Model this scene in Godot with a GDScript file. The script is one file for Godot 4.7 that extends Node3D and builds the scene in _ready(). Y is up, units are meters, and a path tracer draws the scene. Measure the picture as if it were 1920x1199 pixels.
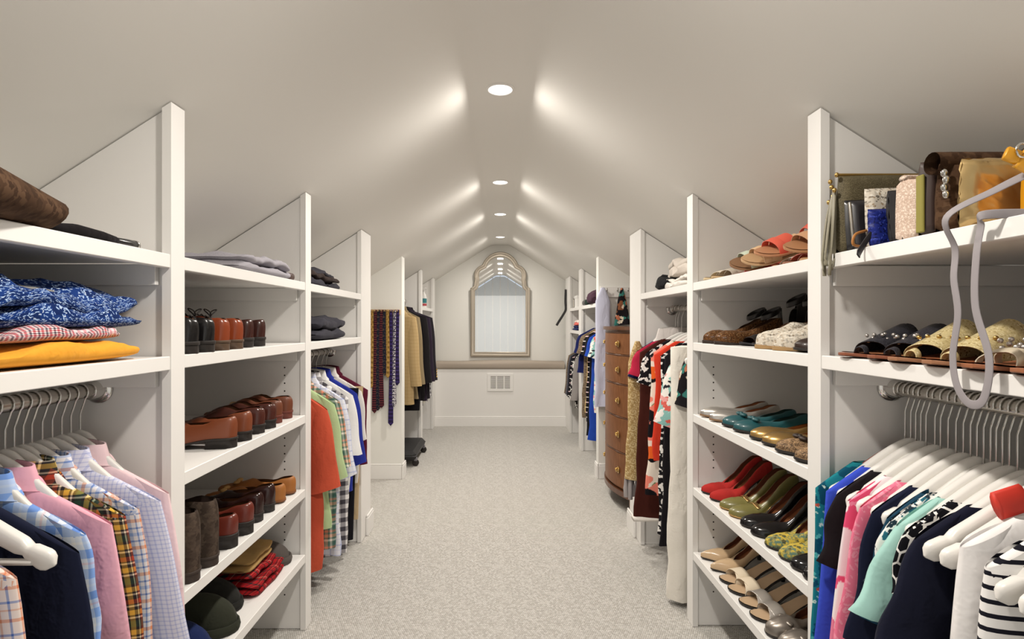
extends Node3D
# A walk-in closet under a gabled roof. Metres, y up; the camera stands at x = 0 by the near gable and looks along -z.
# Most places are given as a distance d = -z from the camera's plane and a side s (-1 left, 1 right).

const EYE := 1.25
const XI := 0.79          # half the aisle
const XW := 1.40          # knee walls
const FLAT_Y := 2.217     # flat strip of the ceiling
const FLAT_X := 0.115
const SLOPE := 0.64
const SHELF_Y := [1.415, 1.17, 0.876, 0.575, 0.31]
const LEFT_POSTS := [[1.28, 1.335], [2.165, 2.225], [3.03, 3.25], [4.28, 4.40], [5.30, 5.42], [6.26, 6.445]]
const RIGHT_POSTS := [[1.315, 1.37], [2.19, 2.255], [3.0, 3.25], [4.29, 4.39], [5.2, 5.37], [6.05, 6.445]]
const D_BENCH := 6.45
const D_BACK := 6.62
const Z_FRONT := 0.42

var noise := FastNoiseLite.new()
var rng := RandomNumberGenerator.new()
var mats := {}
var used_names := {}
var wrinkles: Texture2D


const LAMP := 1.12


func _ready() -> void:
	# camera: 1000 pixels of focal length on a 1920 x 1199 frame, the lens shifted a little
	var cam := Camera3D.new()
	cam.name = "camera"
	cam.projection = Camera3D.PROJECTION_FRUSTUM
	cam.near = 0.05
	cam.far = 60.0
	cam.size = 1199.0 / 1000.0 * cam.near
	cam.frustum_offset = Vector2(22.0, 6.5) / 1000.0 * cam.near
	cam.position = Vector3(0, EYE, 0)
	add_child(cam)
	cam.current = true
	# environment: a closed room, so only a plain dim background
	var we := WorldEnvironment.new()
	we.name = "environment"
	var env := Environment.new()
	env.background_mode = Environment.BG_COLOR
	env.background_color = Color("cfd8e4")
	env.tonemap_mode = Environment.TONE_MAPPER_LINEAR
	env.tonemap_exposure = 1.1
	env.sdfgi_enabled = true
	env.ssao_enabled = true
	env.ssil_enabled = true
	we.environment = env
	add_child(we)
	noise.seed = 11
	noise.frequency = 0.02
	rng.seed = 7
	make_materials()
	printed("tan_suit", plaid("b39a70", [[0.0, 0.2, "a88e64"]]), 0.03)
	# the row of recessed lights
	var where := ["recessed ceiling light above the camera", "largest round ceiling light, nearest in view", "second round ceiling light from the camera", "third round ceiling light from the camera", "round ceiling light just in front of the mirror wall"]
	var ds := [0.85, 2.2, 3.65, 4.72, 5.97]
	for k in 5:
		make_lamp(k, ds[k], where[k])
	# daylight through the frosted gable window behind the camera
	var day := AreaLight3D.new()
	day.name = "window_daylight"
	day.area_size = Vector2(1.4, 1.5)
	day.light_energy = 0.16
	day.light_color = Color(1.0, 0.98, 0.95)
	day.area_range = 14.0
	day.area_attenuation = 2.0
	day.shadow_enabled = true
	add_child(day)
	day.position = Vector3(0, 0.95, Z_FRONT + 0.02)
	make_room()
	make_built_ins()
	make_bench()
	make_mirror()
	make_dresser()
	make_hooks_and_ties()
	make_clothes()
	make_shoes()
	make_bags()
	make_small_things()


class MB:
	var v := PackedVector3Array()
	var n := PackedVector3Array()
	var uv := PackedVector2Array()
	var ix := PackedInt32Array()
	var T := Transform3D.IDENTITY

	func grid(nu: int, nv: int, pts: PackedVector3Array, wrap := false, uvs := PackedVector2Array()) -> MB:
		var base := v.size()
		var p := PackedVector3Array()
		p.resize(pts.size())
		for i in pts.size():
			p[i] = T * pts[i]
		var nn := PackedVector3Array()
		nn.resize(nu * nv)
		for j in nv - 1:
			for i in nu - 1:
				var a := j * nu + i
				var b := a + 1
				var c := a + nu
				var d := c + 1
				var f1 := (p[c] - p[a]).cross(p[b] - p[a])
				var f2 := (p[c] - p[b]).cross(p[d] - p[b])
				nn[a] += f1
				nn[b] += f1 + f2
				nn[c] += f1 + f2
				nn[d] += f2
				ix.append_array([base + a, base + b, base + c, base + b, base + d, base + c])
		if wrap:
			for j in nv:
				var s := nn[j * nu] + nn[j * nu + nu - 1]
				nn[j * nu] = s
				nn[j * nu + nu - 1] = s
		for row in [0, nv - 1]:      # a row drawn together to a point shares one normal
			if p[row * nu].distance_squared_to(p[row * nu + nu / 2]) < 1e-10:
				var s := Vector3.ZERO
				for i in nu:
					s += nn[row * nu + i]
				for i in nu:
					nn[row * nu + i] = s
		for i in nn.size():
			nn[i] = nn[i].normalized() if nn[i].length_squared() > 1e-20 else Vector3.UP
		v.append_array(p)
		n.append_array(nn)
		if uvs.size() == pts.size():
			uv.append_array(uvs)
		else:
			for i in pts.size():
				uv.append(Vector2(pts[i].x + pts[i].z, pts[i].y))
		return self

	func poly(pts: Array, away = null) -> void:          # a flat convex polygon, turned away from a point
		var p := []
		for q in pts:
			p.append(T * q)
		var f: Vector3 = (p[2] - p[0]).cross(p[1] - p[0]).normalized()
		if away != null:
			var mid := Vector3.ZERO
			for q in p:
				mid += q / p.size()
			if f.dot(mid - T * away) < 0:
				p.reverse()
				pts = pts.duplicate()
				pts.reverse()
				f = -f
		var base := v.size()
		for k in p.size():
			v.append(p[k])
			n.append(f)
			uv.append(Vector2(pts[k].x + pts[k].z, pts[k].y))
		for k in range(1, p.size() - 1):
			ix.append_array([base, base + k, base + k + 1])

	func box(c: Vector3, size: Vector3, bevel := 0.002) -> MB:
		var h := size / 2
		var b := minf(bevel, minf(h.x, minf(h.y, h.z)) * 0.9)
		var at := func(sg: Array, k: int) -> Vector3:
			var q := Vector3.ZERO
			for m in 3:
				q[m] = sg[m] * (h[m] if m == k else h[m] - b)
			return c + q
		for k in 3:
			var l := (k + 1) % 3
			var m := (k + 2) % 3
			for s in [-1, 1]:
				var quad := []
				for e in [[-1, -1], [1, -1], [1, 1], [-1, 1]]:
					var sg := [0, 0, 0]
					sg[k] = s
					sg[l] = e[0]
					sg[m] = e[1]
					quad.append(at.call(sg, k))
				poly(quad, c)
				for s2 in [-1, 1]:
					var sg1 := [0, 0, 0]
					sg1[k] = s
					sg1[l] = s2
					sg1[m] = -1
					var sg2 := sg1.duplicate()
					sg2[m] = 1
					poly([at.call(sg1, k), at.call(sg2, k), at.call(sg2, l), at.call(sg1, l)], c)
		for x in [-1, 1]:
			for y in [-1, 1]:
				for z in [-1, 1]:
					poly([at.call([x, y, z], 0), at.call([x, y, z], 1), at.call([x, y, z], 2)], c)
		return self

	# a tube along a path; ra is its half width across "up", rb along it (numbers, or one per point)
	func tube(path: Array, ra, rb = null, seg := 10, up := Vector3.UP, cap := true, power := 1.0) -> MB:
		var pts := PackedVector3Array()
		var uvs := PackedVector2Array()
		var count := path.size()
		var run := 0.0
		var rows := []
		if cap:
			rows.append([0, 0.0])
		for k in count:
			rows.append([k, 1.0])
		if cap:
			rows.append([count - 1, 0.0])
		var last: Vector3 = path[0]
		for r in rows:
			var k: int = r[0]
			var here: Vector3 = path[k]
			run += here.distance_to(last)
			last = here
			var t: Vector3 = (path[mini(k + 1, count - 1)] - path[maxi(k - 1, 0)]).normalized()
			var side := t.cross(up)
			if side.length() < 0.05:
				side = t.cross(Vector3(0.3, 0.2, 1))
			side = side.normalized()
			var top := side.cross(t).normalized()
			var a: float = ra[k] if ra is Array else ra
			var b: float = a if rb == null else (rb[k] if rb is Array else rb)
			for i in seg + 1:
				var th := TAU * i / seg
				var c := cos(th)
				var s := sin(th)
				if power != 1.0:
					c = signf(c) * pow(absf(c), power)
					s = signf(s) * pow(absf(s), power)
				pts.append(here + (side * c * a + top * s * b) * r[1])
				uvs.append(Vector2(th * (a + b) / 2, run))
		return grid(seg + 1, rows.size(), pts, true, uvs)

	func lathe(profile: Array, seg := 24) -> MB:          # [radius, height] pairs round the y axis
		var pts := PackedVector3Array()
		for q in profile:
			for i in seg + 1:
				var th := TAU * i / seg
				pts.append(Vector3(cos(th) * q[0], q[1], sin(th) * q[0]))
		return grid(seg + 1, profile.size(), pts, true)

	func ball(c: Vector3, r: Vector3, seg := 12, rows := 8) -> MB:
		var pts := PackedVector3Array()
		for j in rows + 1:
			var ph := PI * j / rows
			for i in seg + 1:
				var th := TAU * i / seg
				pts.append(c + Vector3(sin(ph) * cos(th) * r.x, cos(ph) * r.y, sin(ph) * sin(th) * r.z))
		return grid(seg + 1, rows + 1, pts, true)

	func prism(outline: PackedVector2Array, z0: float, z1: float) -> MB:   # an outline in x, y drawn out along z
		var o := outline.duplicate()
		if Geometry2D.is_polygon_clockwise(o):
			o.reverse()
		var tris := Geometry2D.triangulate_polygon(o)
		for e in [[z1, Vector3(0, 0, z0 - 1)], [z0, Vector3(0, 0, z1 + 1)]]:
			for k in range(0, tris.size(), 3):
				var q := []
				for m in 3:
					q.append(Vector3(o[tris[k + m]].x, o[tris[k + m]].y, e[0]))
				poly(q, Vector3(q[0].x, q[0].y, e[1].z))
		for k in o.size():
			var a := o[k]
			var b := o[(k + 1) % o.size()]
			var inward := Vector2(-(b - a).y, (b - a).x).normalized() * 0.01
			poly([Vector3(a.x, a.y, z0), Vector3(b.x, b.y, z0), Vector3(b.x, b.y, z1), Vector3(a.x, a.y, z1)], Vector3((a.x + b.x) / 2 + inward.x, (a.y + b.y) / 2 + inward.y, (z0 + z1) / 2))
		return self

	func mesh(m: Material) -> ArrayMesh:
		var arr := []
		arr.resize(Mesh.ARRAY_MAX)
		arr[Mesh.ARRAY_VERTEX] = v
		arr[Mesh.ARRAY_NORMAL] = n
		arr[Mesh.ARRAY_TEX_UV] = uv
		arr[Mesh.ARRAY_INDEX] = ix
		var am := ArrayMesh.new()
		am.add_surface_from_arrays(Mesh.PRIMITIVE_TRIANGLES, arr)
		am.surface_set_material(0, m)
		return am


# ---------------------------------------------------------------- naming

func named(parent: Node, called: String) -> String:
	var key := str(parent.get_instance_id()) + called
	var k: int = used_names.get(key, 0)
	used_names[key] = k + 1
	return called if k == 0 else "%s_%03d" % [called, k]


func part(called: String, mb: MB, m: Material, parent: Node = self, label := "") -> MeshInstance3D:
	var o := MeshInstance3D.new()
	o.name = named(parent, called)
	o.mesh = mb.mesh(m)
	o.cast_shadow = GeometryInstance3D.SHADOW_CASTING_SETTING_ON
	parent.add_child(o, true)
	if label:
		o.set_meta("label", label)
	return o


func struct(called: String, mb: MB, m: Material, label: String, category: String) -> MeshInstance3D:
	var o := part(called, mb, m)
	o.set_meta("kind", "structure")
	o.set_meta("label", label)
	o.set_meta("category", category)
	return o


func thing(called: String, label: String, category: String, at := Vector3.ZERO, group := "", turn := 0.0) -> Node3D:
	var o := Node3D.new()
	o.name = named(self, called)
	add_child(o, true)
	o.position = at
	o.rotation.y = turn
	o.set_meta("label", label)
	o.set_meta("category", category)
	if group:
		o.set_meta("group", group)
	return o


# ---------------------------------------------------------------- materials

func mat(hex: String, rough := 0.8, d := {}) -> StandardMaterial3D:
	var key := hex + str(rough) + str(d)
	if mats.has(key):
		return mats[key]
	var m := StandardMaterial3D.new()
	m.albedo_color = Color(hex)
	m.roughness = rough
	m.cull_mode = BaseMaterial3D.CULL_DISABLED
	m.metallic = d.get("metal", 0.0)
	m.metallic_specular = d.get("spec", 0.5)
	if d.has("coat"):
		m.clearcoat_enabled = true
		m.clearcoat = d.coat
		m.clearcoat_roughness = 0.12
	if d.has("rim"):
		m.rim_enabled = true
		m.rim = d.rim
		m.rim_tint = 0.5
	if d.has("bump"):
		m.heightmap_enabled = true
		m.heightmap_texture = d.bump
		m.heightmap_scale = d.get("bump_cm", 0.2)
		m.uv1_triplanar = true
		m.uv1_scale = Vector3.ONE * d.get("scale", 1.0)
	mats[key] = m
	return m


func cloth(hex: String) -> StandardMaterial3D:
	return mat(hex, 0.9, {"rim": 0.25, "spec": 0.2, "bump": wrinkles, "bump_cm": 0.8, "scale": 1.0 / 0.5})


func leather(hex: String, rough := 0.38) -> StandardMaterial3D:
	return mat(hex, rough, {"coat": 0.25} if rough < 0.5 else {})


func printed(key: String, im: Image, tile: float, rough := 0.9, triplanar := false) -> StandardMaterial3D:
	var m := StandardMaterial3D.new()
	im.generate_mipmaps()
	m.albedo_texture = ImageTexture.create_from_image(im)
	m.roughness = rough
	m.metallic_specular = 0.25
	m.cull_mode = BaseMaterial3D.CULL_DISABLED
	m.uv1_scale = Vector3.ONE / tile
	m.uv1_triplanar = triplanar
	mats[key] = m
	return m


func plaid(base: String, warp: Array, weft = null, size := 96) -> Image:   # bands [from, to, colour] of crossing threads
	var im := Image.create(size, size, false, Image.FORMAT_RGB8)
	var cols := [[], []]
	for way in 2:
		var bands: Array = warp if way == 0 or weft == null else weft
		for k in size:
			var c := Color(base)
			for b in bands:
				if float(k) / size >= b[0] and float(k) / size < b[1]:
					c = Color(b[2])
			cols[way].append(c)
	for y in size:
		for x in size:
			im.set_pixel(x, y, cols[0][x].lerp(cols[1][y], 0.5))
	return im


func striped(base: String, bands: Array, size := 64) -> Image:
	var im := Image.create(size, size, false, Image.FORMAT_RGB8)
	im.fill(Color(base))
	for b in bands:
		im.fill_rect(Rect2i(0, int(b[0] * size), size, int((b[1] - b[0]) * size)), Color(b[2]))
	return im


func blobs(base: String, kinds: Array, sd: int, size := 128) -> Image:      # [colour, how many, radius, stretch, hollow]
	var im := Image.create(size, size, false, Image.FORMAT_RGB8)
	im.fill(Color(base))
	var r := RandomNumberGenerator.new()
	r.seed = sd
	for kind in kinds:
		for k in int(kind[1]):
			var c := Vector2(r.randf(), r.randf()) * size
			var rad: float = kind[2] * r.randf_range(0.6, 1.2) * size
			var st: float = kind[3]
			var turn := r.randf() * PI
			var hollow: float = kind[4] if kind.size() > 4 else 0.0
			var reach := int(rad * maxf(1.0, st)) + 1
			for y in range(-reach, reach + 1):
				for x in range(-reach, reach + 1):
					var q := Vector2(x, y).rotated(turn)
					var dd := Vector2(q.x / (rad * st), q.y / rad).length() + 0.15 * sin(q.angle() * 5 + k)
					if dd < 1.0 and dd >= hollow:
						im.set_pixel(posmod(int(c.x) + x, size), posmod(int(c.y) + y, size), Color(kind[0]))
	return im


func hexes(cell: String, line: String, size := 128) -> Image:
	var im := Image.create(size, size, false, Image.FORMAT_RGB8)
	for y in size:
		for x in size:
			var best := [9.0, 9.0]
			for j in range(-1, 4):
				for i in range(-1, 4):
					var c := Vector2((i + (0.5 if posmod(j, 2) else 0.0)) / 2.0, j / 2.0)
					var dd := (Vector2(x, y) / size - c).length()
					if dd < best[0]:
						best = [dd, best[0]]
					elif dd < best[1]:
						best[1] = dd
			im.set_pixel(x, y, Color(line) if best[1] - best[0] < 0.085 else Color(cell))
	return im


func speckle(a: String, b: String, sd: int, cells := 40, size := 128) -> Image:
	var im := Image.create(size, size, false, Image.FORMAT_RGB8)
	var r := RandomNumberGenerator.new()
	r.seed = sd
	var vals := PackedFloat32Array()
	for k in cells * cells:
		vals.append(r.randf())
	for y in size:
		for x in size:
			im.set_pixel(x, y, Color(a).lerp(Color(b), vals[(y * cells / size) * cells + x * cells / size]))
	return im


func M(key: String) -> Material:
	return mats[key]


func make_materials() -> void:
	# soft creases for plain cloth
	var wn := FastNoiseLite.new()
	wn.seed = 3
	wn.frequency = 0.012
	wn.fractal_octaves = 3
	wn.domain_warp_enabled = true
	wn.domain_warp_amplitude = 24.0
	var wim := Image.create(192, 192, false, Image.FORMAT_RGB8)
	for y in 192:
		for x in 192:
			# blended at the edges, so that it repeats
			var fx := smoothstep(0.0, 1.0, x / 191.0)
			var fy := smoothstep(0.0, 1.0, y / 191.0)
			var a := lerpf(wn.get_noise_2d(x * 1.6, y * 0.7), wn.get_noise_2d((x - 192) * 1.6, y * 0.7), fx)
			var b := lerpf(wn.get_noise_2d(x * 1.6, (y - 192) * 0.7), wn.get_noise_2d((x - 192) * 1.6, (y - 192) * 0.7), fx)
			wim.set_pixel(x, y, Color.WHITE * clampf(0.5 + lerpf(a, b, fy), 0.0, 1.0))
	wrinkles = ImageTexture.create_from_image(wim)
	mats["white"] = mat("efedea", 0.42)
	mats["wall"] = mat("ecebe6", 0.85)
	mats["ceiling"] = mat("eeece7", 0.9)
	mats["chrome"] = mat("d8d6d2", 0.12, {"metal": 1.0})
	mats["steel"] = mat("b5b0a8", 0.25, {"metal": 1.0})
	mats["brass"] = mat("c9a765", 0.3, {"metal": 1.0})
	mats["gold"] = mat("caa56a", 0.28, {"metal": 0.85})
	mats["silver"] = mat("cfcac4", 0.3, {"metal": 0.8})
	mats["pewter"] = mat("8d857d", 0.32, {"metal": 0.7})
	mats["hanger"] = mat("ece9e4", 0.32)
	mats["black"] = mat("17151a", 0.5)
	mats["hole"] = mat("2a2522", 0.9)
	mats["insole"] = mat("b08a64", 0.6)
	mats["lining"] = mat("6b4a33", 0.7)
	mats["rubber"] = mat("231d1a", 0.6)
	# berber carpet: rows of loops
	var size := 256
	var im := Image.create(size, size, false, Image.FORMAT_RGB8)
	var hm := Image.create(size, size, false, Image.FORMAT_RGB8)
	var r := RandomNumberGenerator.new()
	r.seed = 5
	var tone := []
	for k in 1024:
		tone.append(r.randf())
	for y in size:
		for x in size:
			var row := y / 8
			var fx := x + (4 if row % 2 else 0)
			var cell := (fx / 8) % 32
			var u := Vector2(fx % 8 - 3.5, y % 8 - 3.5) / 4.0
			var h := clampf(1.0 - u.length_squared() * 0.75, 0.0, 1.0)
			var t: float = tone[row * 32 + cell]
			hm.set_pixel(x, y, Color.WHITE * (h * (0.7 + 0.3 * t)))
			im.set_pixel(x, y, Color("dad7d2").lerp(Color("c1bdb6"), t * 0.7 + 0.25 * (1.0 - h)))
	var c := printed("carpet", im, 0.28, 0.95, true)
	c.uv1_world_triplanar = true
	c.heightmap_enabled = true
	c.heightmap_texture = ImageTexture.create_from_image(hm)
	c.heightmap_scale = 0.5
	# shirtings and prints
	printed("lavender_check", plaid("dedeee", [[0.0, 0.3, "b2b8de"]]), 0.009)
	printed("orange_plaid", plaid("e8e4ea", [[0.0, 0.12, "dd8a62"], [0.3, 0.36, "5b76b8"], [0.5, 0.62, "8fa8dc"], [0.78, 0.84, "5b76b8"]]), 0.055)
	printed("tartan", plaid("2c2a2c", [[0.0, 0.1, "a8402f"], [0.13, 0.17, "f2e6c0"], [0.24, 0.36, "e0b44a"], [0.4, 0.44, "f0e8d0"], [0.5, 0.64, "2d4a3c"], [0.7, 0.82, "dcae48"], [0.86, 0.9, "f2e6c0"]]), 0.085)
	printed("blue_plaid", plaid("e4ecf8", [[0.0, 0.22, "86abea"], [0.36, 0.42, "fbf9f6"], [0.55, 0.76, "6d94dc"], [0.85, 0.9, "f2ccd0"]]), 0.075)
	printed("orange_check", plaid("f0dfd6", [[0.0, 0.1, "dd7f58"], [0.45, 0.53, "5470b4"], [0.7, 0.76, "dd9a78"]]), 0.05)
	printed("blue_check", plaid("e6ebf6", [[0.0, 0.45, "7e9ad8"]]), 0.022)
	printed("red_gingham", plaid("efe6e4", [[0.0, 0.3, "b5414b"], [0.5, 0.75, "3a3040"]]), 0.018)
	printed("pink_gingham", plaid("f4eeec", [[0.0, 0.45, "cf7f88"]]), 0.014)
	printed("royal_tartan", plaid("a61f24", [[0.05, 0.12, "1e2a2c"], [0.3, 0.5, "7c171c"], [0.55, 0.58, "d9cfae"], [0.7, 0.8, "22302e"]]), 0.09)
	printed("multi_plaid", plaid("5c7468", [[0.0, 0.18, "e29a7a"], [0.3, 0.42, "efe6dc"], [0.5, 0.66, "41625c"], [0.75, 0.87, "cf7660"]]), 0.075)
	printed("houndstooth", plaid("eceaea", [[0.0, 0.5, "4a474d"]]), 0.045)
	printed("lavender_plaid", plaid("e8eaf4", [[0.0, 0.12, "a9b3dc"], [0.5, 0.56, "c4cbe6"]]), 0.05)
	printed("ikat", blobs("1a3878", [["142a5e", 14, 0.09, 1.5], ["a9c2e6", 150, 0.012, 3.2], ["dfe9f5", 60, 0.009, 3.0]], 4), 0.11)
	printed("stripes", striped("f2f0ee", [[0.0, 0.34, "1b1b24"]]), 0.021)
	printed("black_stripes", striped("1c1a1e", [[0.0, 0.12, "e8c9cf"], [0.5, 0.58, "f0ece8"]]), 0.09)
	printed("hexes", hexes("15151a", "edebe6"), 0.052)
	printed("tie_dye", blobs("f3e6ea", [["e8567f", 9, 0.13, 1.6], ["f08aa8", 9, 0.1, 1.8], ["fbf6f6", 12, 0.08, 1.6]], 9), 0.42)
	printed("teal_paisley", blobs("1f7f8a", [["0f4f66", 30, 0.05, 1.8], ["58b7b4", 40, 0.03, 2.0], ["d8ead8", 40, 0.014, 1.6], ["d0503c", 5, 0.02, 1.0]], 12), 0.2)
	printed("pink_marl", blobs("ee7b98", [["f49bb0", 120, 0.02, 3.0]], 21), 0.12)
	printed("geo_print", blobs("f0eeea", [["23343f", 40, 0.05, 1.6], ["2d6a7c", 22, 0.04, 2.0], ["f0eeea", 30, 0.03, 1.8]], 15), 0.16)
	printed("floral", blobs("eeeae4", [["8fc0bb", 14, 0.09, 1.6], ["d9645a", 10, 0.05, 1.4], ["2b2b33", 18, 0.035, 2.5], ["e7a3a0", 12, 0.05, 1.3]], 31), 0.2)
	printed("dark_floral", blobs("1f1c20", [["8c5a3e", 16, 0.07, 1.6], ["3f8078", 10, 0.06, 1.8], ["e6d9c4", 14, 0.035, 1.8], ["c57a5c", 10, 0.04, 1.5]], 33), 0.32)
	printed("black_white", blobs("19171b", [["e9e6e2", 50, 0.035, 2.2]], 35), 0.18)
	printed("bright_print", blobs("f1e6d8", [["2c8a4a", 8, 0.14, 1.7], ["ef8a78", 7, 0.12, 1.4], ["17161a", 7, 0.08, 2.2], ["e96a2c", 5, 0.09, 1.2]], 37), 0.4)
	printed("tan_knit", blobs("b79a68", [["d9c496", 80, 0.035, 1.4], ["8f7244", 50, 0.02, 1.2]], 38), 0.09)
	printed("brown_tweed", blobs("7a6a58", [["54463a", 90, 0.02, 2.0], ["a89680", 70, 0.018, 1.6]], 39), 0.1)
	printed("leopard", blobs("a98a68", [["2a1f1a", 46, 0.06, 1.3, 0.55], ["5a4030", 20, 0.03, 1.2]], 41), 0.05, 0.5, true)
	printed("snake", blobs("d8cfc0", [["6f675c", 60, 0.03, 1.6], ["f1ebdf", 40, 0.03, 1.3], ["a68f72", 20, 0.03, 1.5]], 43), 0.07, 0.5, true)
	printed("bronze_sequins", blobs("5a3c24", [["8a5e38", 60, 0.03, 1.3], ["2c1a10", 60, 0.03, 1.3], ["d9b98a", 26, 0.018, 1.2]], 45), 0.05, 0.3, true)
	printed("blue_snake", blobs("1f2a78", [["10143c", 50, 0.04, 1.6], ["4656b8", 30, 0.025, 1.4]], 47), 0.05, 0.35, true)
	printed("scaly", speckle("4a4332", "7d735a", 49, 42), 0.05, 0.4, true)
	printed("crochet", blobs("cdb4a2", [["f0e0d2", 110, 0.03, 1.3], ["8f7768", 46, 0.016, 1.1]], 51), 0.04, 0.85, true)
	printed("suede_brown", blobs("4a3526", [["5d4634", 40, 0.06, 1.5], ["3a281c", 40, 0.05, 1.5]], 53), 0.12, 0.85, true)
	printed("dark_suede", blobs("4a3f37", [["584b41", 40, 0.06, 1.5], ["3d332c", 40, 0.05, 1.5]], 54), 0.12, 0.9, true)
	printed("kiwi", blobs("c9b04a", [["5f7a6a", 8, 0.14, 1.2, 0.5], ["2f3a36", 8, 0.07, 1.1]], 55), 0.07, 0.6, true)
	printed("glitter_black", speckle("0d0d10", "55545c", 57, 64), 0.05, 0.3, true)
	printed("gold_studs", blobs("c9b98a", [["8f7a44", 40, 0.03, 1.2], ["efe6c4", 60, 0.022, 1.0]], 59), 0.05, 0.32, true)
	printed("charcoal_marl", speckle("33323a", "4a4950", 61, 64), 0.06)
	printed("grey_marl", speckle("9a97a0", "b4b1b8", 63, 64), 0.06)
	printed("purple_tie", striped("2c2348", [[0.0, 0.2, "4a3a7c"]]), 0.03)
	printed("red_tie", striped("3a1a26", [[0.0, 0.25, "7a3a3c"], [0.5, 0.62, "20181f"]]), 0.018)
	printed("silver_tie", blobs("4a4658", [["d8d4d6", 30, 0.06, 1.5]], 65, 64), 0.05)
	printed("gold_tie", blobs("b08c4e", [["7a5c2c", 30, 0.06, 1.4]], 66, 64), 0.04)
	printed("navy_tie", blobs("20222f", [["6e5a4a", 24, 0.05, 1.2]], 67, 64), 0.05)
	# stained wood
	var g := Image.create(128, 256, false, Image.FORMAT_RGB8)
	for y in 256:
		for x in 128:
			var t := 0.5 + 0.5 * noise.get_noise_2d(x * 9.0, y * 0.9)
			g.set_pixel(x, y, Color("6b442c").lerp(Color("8f6242"), t))
	printed("dresser_wood", g, 0.5, 0.32, true)
	mats["red_wood"] = mat("8a2f1e", 0.35, {"coat": 0.3})
	mats["tan_wood"] = mat("c9a878", 0.55)
	var fg := mat("aeb1b0", 0.7)
	fg.emission_enabled = true
	fg.emission = Color("f2f4f6")
	fg.emission_energy_multiplier = 0.17
	mats["frosted"] = fg
	mats["mirror"] = mat("f4f6f6", 0.015, {"metal": 1.0})
	mats["frame_silver"] = mat("bdb3a4", 0.38, {"metal": 0.55})


# ---------------------------------------------------------------- the room

func ceiling_y(x: float) -> float:
	return FLAT_Y - SLOPE * maxf(0.0, absf(x) - FLAT_X)


func rect(x0: float, x1: float, y0: float, y1: float, d0: float, d1: float, bevel := 0.002) -> MB:
	return MB.new().box(Vector3((x0 + x1) / 2, (y0 + y1) / 2, -(d0 + d1) / 2), Vector3(absf(x1 - x0), absf(y1 - y0), absf(d1 - d0)), bevel)


func gable(x0: float, x1: float, y0: float, lift := 0.03) -> PackedVector2Array:
	var o := PackedVector2Array([Vector2(x0, y0), Vector2(x1, y0), Vector2(x1, ceiling_y(x1) + lift)])
	if x1 > FLAT_X and x0 < FLAT_X:
		o.append(Vector2(FLAT_X, FLAT_Y + lift))
	if x0 < -FLAT_X and x1 > -FLAT_X:
		o.append(Vector2(-FLAT_X, FLAT_Y + lift))
	o.append(Vector2(x0, ceiling_y(x0) + lift))
	return o


func make_room() -> void:
	var wall: Material = M("wall")
	struct("floor", rect(-1.5, 1.5, -0.1, 0.0, -Z_FRONT - 0.1, D_BACK + 0.1), M("carpet"), "cream looped carpet running the length of the closet aisle", "floor")
	# the vault: slope, soft bend, flat strip, soft bend, slope; 9 cm thick
	var inner := []
	inner.append(Vector2(-1.52, ceiling_y(-1.52)))
	for k in 9:
		var a := -FLAT_X - 0.05 + 0.1 * k / 8.0
		var t := k / 8.0
		inner.append(Vector2(a, FLAT_Y - SLOPE * 0.05 * (1 - t) * (1 - t)))
	var right := inner.duplicate()
	right.reverse()
	for q in right:
		inner.append(Vector2(-q.x, q.y))
	var mb := MB.new()
	for up in [0.0, 0.09]:
		var pts := PackedVector3Array()
		for z in [Z_FRONT + 0.1, -D_BACK - 0.1]:
			for q in inner:
				pts.append(Vector3(q.x, q.y + up, z))
		mb.grid(inner.size(), 2, pts)
	struct("ceiling", mb, M("ceiling"), "white vaulted ceiling sloping down both sides from a narrow flat ridge", "ceiling")
	struct("wall_left", rect(-1.5, -XW, 0, ceiling_y(XW) + 0.02, -Z_FRONT - 0.1, D_BACK + 0.1), wall, "low white knee wall behind the shelving on the left", "wall")
	struct("wall_right", rect(XW, 1.5, 0, ceiling_y(XW) + 0.02, -Z_FRONT - 0.1, D_BACK + 0.1), wall, "low white knee wall behind the shelving on the right", "wall")
	struct("wall_back", MB.new().prism(gable(-XW, XW, 0), -D_BACK - 0.1, -D_BACK), wall, "white gable end wall behind the mirror", "wall")
	# near gable, glazed between the knee walls
	var front := MB.new()
	for s in [-1, 1]:
		front.prism(gable(minf(s * 0.785, s * XW), maxf(s * 0.785, s * XW), 0), Z_FRONT, Z_FRONT + 0.1)
	front.box(Vector3(0, 0.06, Z_FRONT + 0.05), Vector3(1.57, 0.12, 0.1), 0.002)
	struct("wall_front", front, wall, "white gable wall behind the camera on both sides of the tall window", "wall")
	var win := thing("window_1", "tall gable-shaped window of frosted panes behind the camera, seen in the mirror", "window", Vector3(0, 0, Z_FRONT + 0.05))
	win.set_meta("kind", "structure")
	for k in 8:
		var x0 := -0.785 + k * 0.19625
		part("window_pane", MB.new().prism(gable(x0 + 0.006, x0 + 0.19025, 0.125, -0.03), -0.008, 0.008), M("frosted"), win)
		if k:
			part("mullion", MB.new().prism(gable(x0 - 0.007, x0 + 0.007, 0.12, 0.02), -0.018, 0.018), M("white"), win)


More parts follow.
